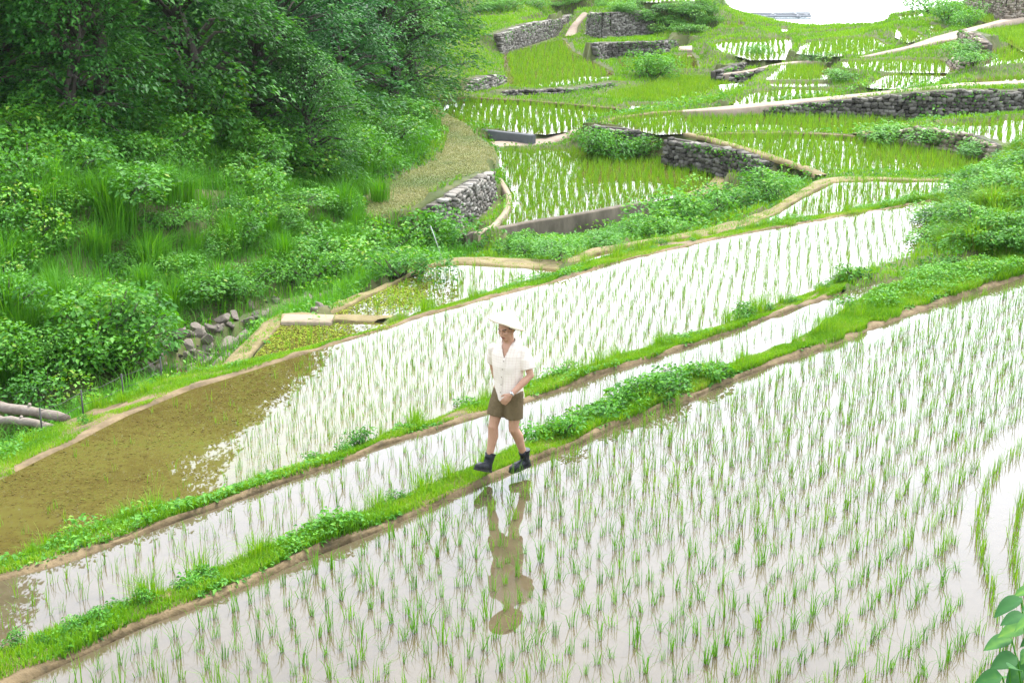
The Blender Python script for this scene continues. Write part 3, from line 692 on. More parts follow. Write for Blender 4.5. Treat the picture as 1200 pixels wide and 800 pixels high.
def band_pts(b, dens, t0, t1):
    A, B, n = surf_band(b)
    W = np.linalg.norm((B - A)[:, :2], axis=1); Ls = np.linalg.norm(np.diff(A[:, :2], axis=0), axis=1)
    ar = np.append(Ls, Ls[-1]) * W; tot = (ar.sum() * dens * (t1 - t0)); m = int(tot)
    i = rng.choice(n, m, p=ar / ar.sum()); u = rng.uniform(0, 1, m); j = np.minimum(i + 1, n - 1)
    a = A[i] * (1 - u)[:, None] + A[j] * u[:, None]; bb = B[i] * (1 - u)[:, None] + B[j] * u[:, None]
    t = rng.uniform(t0, t1, m); P = a + (bb - a) * t[:, None]
    P[:, 2] += np.interp(t, [q[0] for q in PROF], [q[1] for q in PROF]) * b['h'] - .01
    return P, t
gb = MB()   # grass blades of the bunds
lf = MB()   # small leaves of the bunds
# density patches along a band make bare and lush stretches
def patchy(P, seed, f=.7, lo=.35):
    return noise1(P[:, 0], P[:, 1], seed, f) > lo
def bund_green(b, t0, t1, dg, dl, seed, hs=.16, ls=.045, lush=.42):
    P, t = band_pts(b, dg, t0, t1); in_v = in_view(P, 120); P = P[in_v]
    nz = noise1(P[:, 0], P[:, 1], seed, .55) * .6 + noise1(P[:, 0], P[:, 1], seed + 1, 2.2) * .4
    keep = (nz > .22) & (t[in_v] > t0 + .25 * (noise1(P[:, 0], P[:, 1], seed + 5, 1.9) - .25)); P = P[keep]; nz = nz[keep]
    h = hs * (.25 + 1.7 * np.clip(nz - .25, 0, 1) ** 1.2) * rng.uniform(.5, 1.3, len(P))
    V, T, k = blades(P, h, np.full(len(P), .008), h * np.abs(rng.normal(.25, .3, len(P))))
    gb.add(V, T, np.repeat(np.clip(.82 - nz * .5 + (noise1(P[:, 0], P[:, 1], seed + 9, 1.6) - .5) * .5 + rng.normal(0, .15, len(P)), 0, 1), k))
    P, t = band_pts(b, dl, t0 + .06, t1); P = P[in_view(P, 120)]
    nz = noise1(P[:, 0], P[:, 1], seed, .55) * .6 + noise1(P[:, 0], P[:, 1], seed + 1, 2.2) * .4
    keep = nz > lush; P = P[keep]; nz = nz[keep]
    P[:, 2] += rng.uniform(0, 1, len(P)) * np.clip((nz - lush) * .9, .03, .28)
    V, T, k = leaves(P, ls * rng.uniform(.5, 1.9, len(P)), .6)
    lf.add(V, T, np.repeat(np.clip(.5 + (nz - .5) * .3 + rng.normal(0, .2, len(P)), 0, 1), k))
bund_green(BANDS[0], .04, 1.04, 3600, 1500, 21, .155, .040, .52)
bund_green(BANDS[1], .03, 1.04, 3000, 1100, 31, .115, .042, .54)
bund_green(BANDS[2], .02, 1.04, 2300, 700, 41, .12, .045, .54)
for i in (3, 5, 6): bund_green(BANDS[i], .05, 1.02, 700, 60, 51 + i, .06, .05, .6)
for r in RIB:
    c = resample(r['c'], step=.02); c[:, :2] += rng.normal(0, r['w'] * .4, (len(c), 2)); c[:, 2] += .02; c = c[noise1(c[:, 0], c[:, 1], 8, .4) > .25]
    hh = .16 * rng.uniform(.5, 1.3, len(c)); V, T, k = blades(c, hh, np.full(len(c), .022), hh * .4); gb.add(V, T, np.repeat(np.clip(rng.normal(.6, .15, len(c)), 0, 1), k))
# open ground
def dens_g(x, y, px, py, d):
    bank = in_px(px, py, BANKPOLY)
    v = np.where(d < 12, 140, np.where(d < 36, 330, np.where(d < 55, 220, 150)))
    v = np.where(in_px(px, py, STREAMPX) | in_px(px, py, GULLY), 45, np.where(bank, np.where(d < 48, 270, 90), v)); return v * (noise1(x, y, 61, .5) * .8 + .5)
P = scatter_open(dens_g)
px, py = proj(P); dist = np.hypot(P[:, 0], P[:, 1]); bank = in_px(px, py, BANKPOLY)
n1 = noise1(P[:, 0], P[:, 1], 62, .35); n2 = noise1(P[:, 0], P[:, 1], 63, 1.3)
h = np.where(bank, .20 + .42 * n2, .10 + .13 * n2) * rng.uniform(.5, 1.3, len(P)); h *= np.where(dist > 55, .9, 1)
wd = .009 + .00042 * np.clip(dist - 20, 0, 80)
V, T, k = blades(P, h, wd * rng.uniform(.7, 1.3, len(P)), h * np.abs(rng.normal(.4, .35, len(P))))
tint = np.clip(np.where(bank, .25 + .45 * n1, .62 - .25 * n1) + (n2 - .5) * .25 + rng.normal(0, .14, len(P)), 0, 1)
tk = np.repeat(tint, k)
bb = np.repeat(bank, 5); Tb = bank[T[:, 0] // 5]
gd = MB(); 
def split(V, T, tk, sel):
    use = np.nonzero(np.repeat(sel, 5))[0]; remap = -np.ones(len(V), int); remap[use] = np.arange(len(use))
    return V[use], remap[T[sel[T[:, 0] // 5]]], tk[use]
a = split(V, T, tk, ~bank); gb.add(*a)
a = split(V, T, tk, bank); gd.add(*a)
# leafy undergrowth over the banks
def dens_l(x, y, px, py, d):
    bank = in_px(px, py, BANKPOLY)
    rav = in_px(px, py, [(560,302),(600,300),(690,298),(800,272),(950,214),(945,205),(860,206),(800,236),(690,252),(560,290)])
    rt = in_px(px, py, [(1060,330),(1085,250),(1130,215),(1200,160),(1300,150),(1300,330),(1150,330)])
    v = np.where(bank, np.where(d < 48, 330, 130), np.where(rav, 200, np.where(rt, 260, np.where(d > 55, 0, 45))))
    return v * (noise1(x, y, 71, .6) > .3) * ~in_px(px, py, STREAMPX)
P = scatter_open(dens_l); px, py = proj(P); dist = np.hypot(P[:, 0], P[:, 1])
n1 = noise1(P[:, 0], P[:, 1], 72, .45); n2 = noise1(P[:, 0], P[:, 1], 73, 1.1)
P[:, 2] += rng.uniform(0, 1, len(P)) ** .7 * (.08 + .5 * n2 * n1)
V, T, k = leaves(P, (.055 + .0016 * np.clip(dist - 15, 0, 70)) * rng.uniform(.6, 1.6, len(P)), .5)
ud = MB()
for F, Tt, kind, label in WL:
    Fr, Tr = resample(F, step=.05), resample(Tt, n=len(resample(F, step=.05))); m = int(len(Fr) * .05 * 1.2 * 45); i = rng.integers(len(Fr), size=m); f = np.clip(rng.beta(1.6, .9, m), 0, 1.05)
    q = Fr[i] + (Tr[i] - Fr[i]) * f[:, None] + np.concatenate([rng.normal(0, .04, (m, 1)), rng.normal(-.06, .05, (m, 1)), np.zeros((m, 1))], 1); q = q[noise1(q[:, 0] + q[:, 2], q[:, 1], 66, .8) > .42]
    v2, t2, k2 = leaves(q, .10 * rng.uniform(.5, 1.4, len(q)), .4); ud.add(v2, t2, np.repeat(np.clip(rng.normal(.5, .2, len(q)), 0, 1), k2))
ud.add(V, T, np.repeat(np.clip(.45 + (n1 - .5) * .7 + (n2 - .5) * .3 + rng.normal(0, .18, len(P)), 0, 1), k))
tag(gb.build('grass', M['grass']), 'bright green grass along the bunds and terrace banks', None, None, 'stuff')
tag(gd.build('grass', M['grassdark']), 'lush tall grass covering the stream bank below the forest', None, None, 'stuff')
tag(lf.build('weeds', M['leaf']), 'low leafy weeds creeping over the paddy bunds', None, None, 'stuff')
tag(ud.build('undergrowth', M['leaf']), 'tangled leafy undergrowth on the slopes', None, None, 'stuff')
# mown turf on the terrace above the hollow paddy
jj, i2 = np.nonzero(cover == 5); n = 60
X = np.repeat(XS[i2], n) + rng.uniform(-.1, .1, len(i2) * n); Y = np.repeat(YS[jj], n) + rng.uniform(-.1, .1, len(i2) * n)
P = np.stack([X, Y, ground(X, Y)], 1); V, T, k = blades(P, rng.uniform(.015, .05, len(P)), np.full(len(P), .014), np.full(len(P), .04))
M['mown'] = mat_leaf('mown_straw', [(0, (.10, .16, .022)), (.5, (.19, .205, .04)), (1, (.27, .25, .08))], .1)
nn = noise1(X, Y, 81, .5) * .6 + noise1(X, Y, 82, 2) * .4
tag(obj_arr('dry_grass', V, T, np.repeat(np.clip(nn * 1.1 - .05 + rng.normal(0, .15, len(P)), 0, 1), k), M['mown']), 'mown yellowed grass on the curved terrace', None, None, 'stuff')
# ------------------------------------------------------------------ plants that stand by themselves
def bush_mesh(seed, n=700, r=.5, h=.6, ls=.08, mat='leaf', lump=5):
    g = np.random.default_rng(seed); mb = MB(); st = MB()
    cs = [np.array([g.normal(0, r * .45), g.normal(0, r * .45), h * g.uniform(.35, .8)]) for _ in range(lump)]
    per = n // lump
    for c in cs:
        q = g.normal(0, 1, (per, 3)); q /= np.linalg.norm(q, axis=1)[:, None]; q *= (g.uniform(.35, 1, per) ** .5)[:, None]
        P = c + q * np.array([r * .55, r * .55, h * .42]) * g.uniform(.8, 1.15); P[:, 2] = np.maximum(P[:, 2], .02)
        V, T, k = leaves(P, ls * g.uniform(.6, 1.4, per), .45, .6, q * [1, 1, .3]); mb.add(V, T, np.repeat(np.clip(g.normal(.5, .14) + g.normal(0, .17, per), 0, 1), k))
        for _ in range(2):
            e = c + g.normal(0, r * .2, 3); V, T = tube_arr([np.array([g.normal(0, .05), g.normal(0, .05), -.1]), c * [.6, .6, .6], e], [.014, .009, .004], 5); st.add(V, T, .5)
    return mb.mesh('foliage', M[mat]), st.mesh('stem', M['bark'])
def tussock_mesh(seed, n=170, h=.7, w=.012, mat='grassdark', lean=.7):
    g = np.random.default_rng(seed); P = np.concatenate([g.normal(0, .10, (n, 2)), np.zeros((n, 1))], 1)
    ang = np.arctan2(P[:, 1], P[:, 0]) + g.normal(0, .5, n); hh = h * g.uniform(.5, 1.1, n)
    V, T, k = blades(P, hh, np.full(n, w), hh * np.abs(g.normal(lean * .6, .3, n)), ang, .7)
    return mesh_arr('grass_tuft', V, T, np.repeat(np.clip(g.normal(.55, .2, n), 0, 1), k), M[mat])
BUSH = [bush_mesh(100 + i, [1500, 1700, 1900, 1500][i % 4], .5, [.6, .45, .75, .55][i % 4], [.052, .044, .060, .056][i % 4], 'leaf', 7) for i in range(8)]
WEED = [bush_mesh(200 + i, [260, 340, 220][i % 3], .26, [.26, .34, .22][i % 3], [.055, .05, .07][i % 3], lump=4) for i in range(6)]
TUSS = [tussock_mesh(300 + i, 190, [.7, .85, .6][i % 3]) for i in range(5)]
TUSK = [tussock_mesh(340 + i, 220, .6, .013, 'grass', .9) for i in range(4)]
TUSB = [tussock_mesh(320 + i, 120, .42, .009, 'grass', .6) for i in range(4)]
def put_bush(loc, s, label, cat='bush', group=None, kind=BUSH, i=None, zs=1.0, name='bush'):
    i = rng.integers(len(kind)) if i is None else i
    e = empty(name, loc, rng.uniform(0, 6.28)); e.scale = (s, s, s * zs)
    f, st = kind[i % len(kind)]
    link(bpy.data.objects.new('foliage', f), e); link(bpy.data.objects.new('stem', st), e)
    return tag(e, label, cat, group)
def put_tuft(loc, s, label, group=None, kind=TUSS, name='grass_tuft'):
    o = link(bpy.data.objects.new(name, kind[rng.integers(len(kind))])); o.location = loc; o.scale = (s, s, s); o.rotation_euler = (0, 0, rng.uniform(0, 6.28))
    return tag(o, label, 'grass tuft', group)
def gnd(px, py):
    """point of the ground met by a line of sight"""
    z0 = CH - .3; 
    xr = (px - 600) / FPX; yr = (400 - py) / FPX; dd = np.array([xr, CP + yr * SP, -SP + yr * CP])
    t = np.arange(7, 116, .05); Q = np.array([0, 0, CH]) + dd * t[:, None]
    k = np.nonzero(Q[:, 2] < ground(Q[:, 0], Q[:, 1]))[0]
    if not len(k): return None
    q = Q[k[0]]; return (q[0], q[1], float(ground(q[0], q[1])) - .03)
# single plants one can point to
SINGLE = [
 (402,612,.55,.9,WEED,'tall leafy weed rising from the nearest bund ahead of the walking man'),
 (28,765,.6,1,WEED,'broad leafy weed at the end of the nearest bund, lowest of all bund plants'),
 (48,648,.75,.8,WEED,'round leafy weed on the second bund beside the brown reflecting water'),
 (395,606,.4,1.2,WEED,'yellow green sprouting weed touching the tall weed on the nearest bund'),
 (556,476,.75,.9,WEED,'dark leafy weed on the second bund just behind the walking man'),
 (660,440,.8,.8,WEED,'leafy weed mound on the second bund on the far side of the man'),
 (715,420,.7,.7,WEED,'low leafy weed where the second bund turns dry and straw coloured'),
 (745,486,1.0,.8,WEED,'wide leafy weed mound overhanging the front paddy water'),
 (785,464,1.0,.8,WEED,'dark green weed mound spilling over the mud edge of the front paddy'),
 (690,502,.9,.8,WEED,'grassy weed mound on the nearest bund behind the man'),
 (1000,320,1.1,.9,WEED,'bushy weed at the pointed end of the second bund'),
 (985,378,1.2,.8,WEED,'pale green weed mound where the narrow paddy strip ends'),
 (1085,350,1.3,.8,WEED,'large leafy weed mound on the widening bund near the grassy knoll'),
 (1150,322,1.2,.8,WEED,'leafy weed mound at the foot of the grassy knoll'),
 (1055,290,.9,1,WEED,'upright weed standing beside the bare patch of earth at the bund junction'),
 (203,446,.8,.7,WEED,'small bright weed beside the rocks of the stream'),
 (247,437,.5,.7,WEED,'tiny bright weed at the corner of the algae green paddy'),
]
for px, py, s, zs, kd, lab in SINGLE:
    p = gnd(px, py + 6)
    if p: put_bush(p, s * 1.0, lab, 'weed', None, kd, None, zs, 'weed')
BIG = [
 (498,303,2.3,.95,'dark rounded bush below the stone face of the mown terrace'),
 (524,304,1.5,.8,'dark green bush near the end of the concrete wall'),
 (470,322,1.5,.7,'pale green bush beside the tan bund and thin white pole'),
 (430,300,1.6,.9,'shaggy bush beside a brown bare gully on the stream bank'),
 (690,181,1.7,.9,'dark clump of bushes beside the pink dirt track'),
 (725,182,1.7,.9,'middle bush of the dark row above the hollow paddy'),
 (762,184,1.5,.8,'thin bush in the dark row nearest the curved stone wall'),
 (655,300,1.2,.6,'dark green bush in the ravine directly under the concrete wall'),
 (700,293,1.3,.6,'rounded bush in the ravine behind the small sliver of water'),
 (618,302,1.1,.6,'light green bush at the near end of the ravine'),
 (770,276,1.3,.7,'dark bush in the ravine below the end of the concrete wall'),
 (805,264,1.8,.8,'feathery grey green bush filling the middle of the ravine'),
 (850,246,1.7,.8,'wide bush in the ravine under the dark curving wall'),
 (905,232,1.4,.7,'dark bush at the head of the ravine'),
 (760,86,2.0,.9,'round green bush between the far terraces at the corner of a smooth green field'),
 (778,82,1.3,.8,'smaller bush beside the round green bush of the far terraces'),
 (885,66,1.6,1,'green bush on the slope beside the striped white paddy near the sea'),
 (1110,20,2.8,.8,'large bush mass on the hilltop above the dirt road'),
 (1095,12,2.4,.9,'bush at the skyline end of the hilltop thicket'),
 (1130,27,2.0,.8,'low bush of the hilltop thicket touching the road'),
 (1125,60,2.0,.6,'dark bush under the corner of the brown wall'),
 (1142,72,1.8,.6,'bush at the foot of the corner wall beside the white striped field'),
 (985,89,1.6,.5,'flat dark bush between two small far paddies'),
 (965,70,1.4,.5,'low bush beside the end of the sloping track'),
 (1040,160,1.6,.5,'grassy bush on top of the low brown wall'),
 (1095,164,1.6,.5,'grassy bush in the middle of the low brown wall'),
 (1150,178,1.5,.5,'grassy bush at the end of the low brown wall'),
 (20,210,2.2,.8,'rounded bush at the forest edge with yellow green leaves'),
 (15,250,1.8,.8,'dark leafy bush below the rounded bush at the forest edge'),
 (150,235,2.0,.7,'blue green bush in the middle of the bank'),
 (355,330,1.7,.9,'dark bush overhanging the upper end of the rocky stream'),
 (110,425,1.9,.9,'dark broad leaved bush hanging over the stream near the logs'),
 (60,470,1.5,.8,'leafy bush behind the two logs'),
]
for px, py, s, zs, lab in BIG:
    p = at(px, py + 1, -2.0) if 'dark clump of' in lab or 'dark row' in lab else gnd(px, py + 4)
    if p: put_bush(p, s, lab, 'bush', None, BUSH, None, zs)
# the mass of look-alike bushes and grass tufts on the bank
def many(polypx, n, fn):
    rs_ = [(130,480),(140,420),(190,375),(260,350),(390,325),(400,372),(320,400),(250,450)]
    k = 0; tries = 0; xs = [p[0] for p in polypx]; ys = [p[1] for p in polypx]
    while k < n and tries < n * 40:
        tries += 1; px, py = rng.uniform(min(xs), max(xs)), rng.uniform(min(ys), max(ys))
        if pip(np.array([px]), np.array([py]), polypx)[0] and not pip(np.array([px]), np.array([py]), rs_)[0]:
            p = gnd(px, py)
            if p is not None: fn(p); k += 1
GB = 'look-alike bushes on the stream bank'
many([(-40,470),(120,440),(300,350),(420,320),(420,240),(300,220),(150,215),(-40,215)], 62, lambda p: put_bush(p, rng.uniform(.8, 1.7), 'leafy green bush among many alike on the stream bank below the forest', 'bush', GB, BUSH, None, rng.uniform(.5, .9)))
GT = 'grass tufts on the stream bank'
many([(-40,470),(120,430),(300,340),(420,310),(480,190),(400,200),(150,230),(-40,240)], 75, lambda p: put_tuft(p, rng.uniform(.7, 1.5), 'arching grass tuft among many alike on the stream bank', GT))
GK = 'grass tufts on the knoll'
many([(1095,300),(1100,245),(1140,215),(1200,165),(1240,150),(1240,300),(1150,310)], 90, lambda p: put_tuft(p, rng.uniform(.55, 1.1), 'arching grass tuft on the grassy knoll beside the bund', GK, TUSK))
GKB = 'leafy bushes on the knoll'
many([(1095,300),(1100,250),(1140,220),(1200,185),(1240,170),(1240,300),(1150,310)], 44, lambda p: put_bush(p, rng.uniform(.8, 1.5), 'leafy bush among the grass tufts of the knoll', 'bush', GKB, BUSH, None, .6))
GW = 'weeds on the knoll bund'
many([(1010,375),(1060,330),(1110,310),(1200,290),(1200,318),(1130,342),(1070,362)], 40, lambda p: put_bush(p, rng.uniform(.5, 1.0), 'bright leafy weed among many on the widening bund below the knoll', 'weed', GW, WEED, None, .7, 'weed'))
GR = 'bushes in the ravine'
many([(605,302),(700,292),(840,254),(930,222),(900,214),(800,250),(700,278),(605,296)], 26, lambda p: put_bush(p, rng.uniform(.6, 1.0), 'small leafy bush among many alike in the ravine below the concrete wall', 'bush', GR, BUSH, None, rng.uniform(.5, .8)))
GF = 'bushes on the far hillside'
many([(560,22),(620,12),(700,8),(760,40),(840,34),(835,8),(780,8),(700,2),(560,0)], 46, lambda p: put_bush(p, rng.uniform(.9, 1.8), 'low bush among many alike on the far grassy hillside', 'bush', GF, BUSH, None, rng.uniform(.4, .7)))
GE = 'bushes at the forest edge'
many([(-40,220),(150,210),(300,215),(430,200),(500,130),(480,90),(300,150),(100,150),(-40,160)], 44, lambda p: put_bush(p, rng.uniform(1.2, 2.4), 'dark bush among many alike at the foot of the forest', 'bush', GE, BUSH, None, rng.uniform(.6, 1.0)))
for b, n, t0, t1, lab, grp in ((BANDS[0], 46, .4, .95, 'grass tuft on the nearest bund where the man walks', 'grass tufts on the nearest bund'), (BANDS[1], 34, .35, .95, 'grass tuft on the second bund from the front paddy', 'grass tufts on the second bund'), (BANDS[2], 34, .3, .95, 'grass tuft on the long third bund', 'grass tufts on the third bund')):
    P, t = band_pts(b, 60, t0, t1); P = P[in_view(P, 20)]; P = P[rng.permutation(len(P))[:n]]
    for q in P: put_tuft(q, rng.uniform(.4, .85), lab, grp, TUSB)
for b, n, t0, t1, lab, grp, sc_, xr in ((BANDS[0], 44, .40, .95, 'leafy weed on the nearest bund beyond the walking man', 'leafy weeds on the nearest bund past the man', (.5, 1.15), (612, 1000)), (BANDS[0], 16, .45, .95, 'leafy weed on the nearest bund ahead of the walking man', 'leafy weeds on the nearest bund ahead of the man', (.3, .6), (0, 545)), (BANDS[1], 26, .4, .95, 'leafy weed along the second bund', 'leafy weeds on the second bund', (.3, .75), (0, 1060)), (BANDS[2], 16, .3, .95, 'leafy weed along the long third bund', 'leafy weeds on the third bund', (.3, .6), (0, 900))):
    P, t = band_pts(b, 60, t0, t1); a, c = proj(P); P = P[(a > xr[0]) & (a < xr[1])]; nz = noise1(P[:, 0], P[:, 1], 97, .55); P = P[nz > .45]; P = P[rng.permutation(len(P))[:n]]
    for q in P: put_bush(tuple(q), rng.uniform(*sc_), lab, 'weed', grp, WEED, None, rng.uniform(.7, 1.1), 'weed')
# broad-leaved plant close to the viewpoint
def broad_plant():
    base = np.array([1.62, 4.25, 0]); base[2] = ground(base[0], base[1])
    e = empty('broad_leaved_plant', tuple(base)); tag(e, 'broad leaved plant with some yellow leaves, nearest plant beside the front paddy', 'plant')
    g = np.random.default_rng(4); st = MB(); lv = MB()
    targets = [(1196,690),(1186,720),(1200,745),(1178,770),(1192,790),(1160,792),(1205,700),(1215,770),(1188,735),(1200,780),(1220,730),(1175,795),(1210,800),(1230,760),(1190,815),(1160,815),(1230,700),(1183,700),(1172,748),(1194,762),(1206,720),(1168,782),(1184,785)]
    for n, (px, py) in enumerate(targets):
        Y = 4.2 + g.uniform(-.25, .25); tip = np.array(at_y(px, py, Y)) - base
        tip[0] += .04
        root = np.array([g.normal(.1, .08), g.normal(0, .08), -.05]); mid = (root + tip) * .5 + np.array([.1, 0, .1])
        V, T = tube_arr([root, mid, tip], [.007, .005, .003], 6); st.add(V, T, .4)
        ln = g.uniform(.06, .105); d = np.array([-1 + g.normal(0, .5), g.normal(-.2, .6), -.25]); d /= np.linalg.norm(d)
        up = np.array([g.normal(0, .3), -.35 + g.normal(0, .3), 1]); s = np.cross(d, up); s /= np.linalg.norm(s); up = np.cross(s, d)
        q = np.linspace(0, 1, 9); wd = ln * .36 * np.sin(np.pi * np.clip(q, 0, 1) ** .7) ** .8; wd[-1] = .0005; wd[0] = .002; V = []
        for a, wq in zip(q, wd):
            c = tip + d * ln * a - np.array([0, 0, .25 * ln * a * a])
            for u in (-1, -.5, 0, .5, 1): V.append(c + s * wq * u + up * (abs(u) * wq * .35 - .15 * wq * u * u))
        T = np.array([(i * 5 + j, i * 5 + j + 1, (i + 1) * 5 + j + 1, (i + 1) * 5 + j) for i in range(8) for j in range(4)])
        lv.add(V, T, np.clip(g.choice([.3, .45, .55, .62, .95], p=[.25, .35, .25, .10, .05]) + np.tile([-.06, 0, .10, 0, -.06], 9) + g.normal(0, .03, 45), 0, 1))
    st.build('stem', M['grassdark'], e); lv.build('foliage', M['broad'], e, True)
M['broad'] = mat_leaf('broad_leaf', [(0, (.012, .055, .014)), (.5, (.03, .11, .025)), (.7, (.08, .19, .03)), (1, (.25, .27, .03))], .15, .6, .12)
broad_plant()

# floating weed: small flakes lying on the still water
def flakes(name, poly_px, z, n, stops, size, lab, keep=None):
    W = np.array(L(poly_px, z)); lo, hi = W[:, :2].min(0), W[:, :2].max(0); m = int(n * np.prod(hi - lo))
    X = rng.uniform(lo[0], hi[0], m); Y = rng.uniform(lo[1], hi[1], m); k = pip(X, Y, W); X, Y = X[k], Y[k]
    nz = noise1(X, Y, 95, .9) * .55 + noise1(X, Y, 96, 3.5) * .45; k = nz > rng.uniform(.18, .62, len(X)); X, Y, nz = X[k], Y[k], nz[k]
    a = rng.uniform(0, 6.28, len(X)); s = size * rng.uniform(.4, 1.5, len(X)); Z = np.full(len(X), z + .004) + rng.uniform(0, .004, len(X))
    V = np.stack([np.stack([X + s * np.cos(a + t) * r, Y + s * np.sin(a + t) * r, Z + (.006 if i == 1 else 0)], 1) for i, (t, r) in enumerate(((0, 1), (1.5, .5), (3.1, .9), (4.6, .45)))], 1).reshape(-1, 3)
    b = np.arange(len(X))[:, None] * 4; T = np.concatenate([b + [0, 1, 2], b + [0, 2, 3]])
    M[name] = mat_leaf(name, stops, .05, .8, .1)
    tag(obj_arr(name, V, T, np.repeat(np.clip(.25 + nz * .6 + rng.normal(0, .22, len(X)), 0, 1), 4), M[name]), lab, None, None, 'stuff')
flakes('water_weed', [(-200,640),(0,563),(150,488),(262,447),(352,418),(335,470),(275,520),(262,580),(150,612),(0,664),(-200,735)], Z2, 260, [(0, (.05, .034, .008)), (.5, (.088, .066, .012)), (1, (.105, .115, .015))], .017, 'brown olive weed floating on the still water')
flakes('duckweed', [(290,426),(329,381),(440,378),(466,382),(400,399),(350,411)], Z3, 1500, [(0, (.08, .085, .010)), (.5, (.16, .19, .014)), (1, (.19, .26, .02))], .022, 'yellow green duckweed covering the corner paddy')
flakes('duckweed', [(390,369),(440,345),(505,313),(515,318),(500,350),(478,370)], Z3, 1500, [(0, (.08, .085, .010)), (.5, (.16, .19, .014)), (1, (.19, .26, .02))], .022, 'yellow green duckweed at the end of the bend paddy')
# ------------------------------------------------------------------ trees
def tree_proto(seed, H=8.5, CR=3.0, nspray=150, per=62, leaf=.15, mat='tree1', low=.18, flat=.35):
    g = np.random.default_rng(seed); tr = MB(); cr = MB()
    top = np.array([g.normal(0, .4), g.normal(0, .4), H * .8])
    tp = [np.array([0, 0, -.4]), np.array([g.normal(0, .15), g.normal(0, .15), H * .25]), top * [.6, .6, .65], top]
    V, T = tube_arr(tp, [.24, .18, .12, .04], 9); tr.add(V, T, .5)
    for n in range(nspray):
        # a spray sits on a lumpy crown shell
        zf = low + (1 - low) * g.uniform(0, 1) ** .85; az = g.uniform(0, 2 * math.pi)
        prof = math.sin(math.pi * min(1, (zf - low + .12) / (1.12 - low)) ** .8) ** .6
        lump = .7 + .5 * noise1(np.array([az * 1.6 + seed]), np.array([zf * 5]), seed)[0]
        rr = CR * prof * lump * (g.uniform(.45, 1) ** .5)
        c = np.array([math.cos(az) * rr, math.sin(az) * rr, H * zf * (.92 + .12 * lump)])
        out = np.array([math.cos(az), math.sin(az), 0])
        if n % 3 == 0:
            z0 = max(.8, c[2] * .72); k = np.interp(z0, [0, H * .25, H * .52, H * .8], [0, 1, 2, 3]); i0 = int(min(2, k)); root = tp[i0] + (tp[i0 + 1] - tp[i0]) * (k - i0)
            V, T = tube_arr([root, (root + c) / 2 + [0, 0, .25], c], [.06, .035, .012], 5); tr.add(V, T, .5)
        sr = g.uniform(.5, .95)
        a = g.uniform(0, 2 * math.pi, per); r = np.sqrt(g.uniform(0, 1, per)) * sr
        side = np.array([-out[1], out[0], 0])
        lx = np.cos(a) * r * 1.15; ly = np.sin(a) * r * .85
        P = c + out * lx[:, None] + side * ly[:, None]; P[:, 2] += -.28 * lx - .30 * r ** 2 + g.normal(0, .05 + flat * .06, per)
        dirn = np.tile(out * .7, (per, 1)) + (P - c) * .7; dirn[:, 2] -= .35
        V, T, k = leaves(P, leaf * g.uniform(.65, 1.35, per), .72, .55, dirn)
        cr.add(V, T, np.repeat(np.clip(g.normal(.5, .16) + g.normal(0, .15, per), 0, 1), k))
    return tr.mesh('trunk', M['bark']), cr.mesh('crown', M[mat])
PROT = [tree_proto(1, 8.6, 3.1, 230, 54, .17, 'tree1', .08), tree_proto(2, 7.4, 2.9, 210, 54, .16, 'tree2', .05), tree_proto(3, 9.5, 2.8, 220, 54, .17, 'tree1', .05), tree_proto(4, 5.2, 2.4, 170, 54, .14, 'tree2', .03), tree_proto(5, 6.5, 2.7, 190, 54, .18, 'tree1', .03)]
GFT = 'dark trees deeper in the forest'
TREES = [  # picture x of trunk, distance, prototype, scale, label
 (-10, 33, 1, .85, 'tree at the frame edge with dark drooping sprays low over the bank'),
 (118, 34, 1, .85, 'broadleaf tree with bright layered drooping sprays in the middle of the forest edge'),
 (95, 32.6, 3, .72, 'low spreading tree with dense drooping leaves in front of the layered tree'),
 (20, 34.5, 4, .7, 'low dense tree with large leaves filling the gap at the frame edge'),
 (215, 36.5, 3, 1.0, 'yellow green maple like tree spreading beside a dark hollow in the forest edge'),
 (330, 41, 0, .70, 'tall tree with pale fluttering leaves and a dark leaning trunk gap beside it'),
 (400, 46, 4, .72, 'rounded bright green tree near the mown terrace'),
 (455, 51, 3, .95, 'bright bushy tree closest to the far terraces'),
 (490, 58, 1, .9, 'tree at the far end of the forest edge beside a grey rock'),
 (360, 38, 3, .6, 'small dark tree leaning over the grassy slope of the bank'),
 (300, 38, 3, .65, 'small bushy tree below the dark hollow of the forest'),
 (20, 40, 2, .9, GFT), (90, 42, 0, 1.0, GFT), (170, 44, 2, 1.0, GFT), (260, 46, 0, 1.0, GFT), (300, 50, 2, 1.0, GFT), (370, 54, 2, .75, GFT), (420, 58, 0, .72, GFT), (-90, 38, 0, 1.0, GFT), (-150, 33, 2, 1, GFT), (60, 50, 2, 1.1, GFT), (160, 53, 0, 1.1, GFT), (440, 66, 2, .75, GFT), (480, 70, 4, 1.0, GFT), (330, 62, 2, 1.1, GFT), (230, 60, 0, 1.1, GFT),
]
for px, D, k, s, lab in TREES:
    x = (px - 600) / FPX * (D * CP + (CH - 1) * SP); e = empty('tree', (x, D, float(ground(x, D)) - .1), rng.uniform(0, 6.28)); e.scale = (s * 1.05, s * 1.05, s * (1.3 if px < 240 else 1.12))
    link(bpy.data.objects.new('trunk', PROT[k][0]), e); link(bpy.data.objects.new('crown', PROT[k][1]), e)
    if lab is GFT: tag(e, 'tall dark tree standing behind the front row of the forest', 'tree', GFT)
    else: tag(e, lab, 'tree')
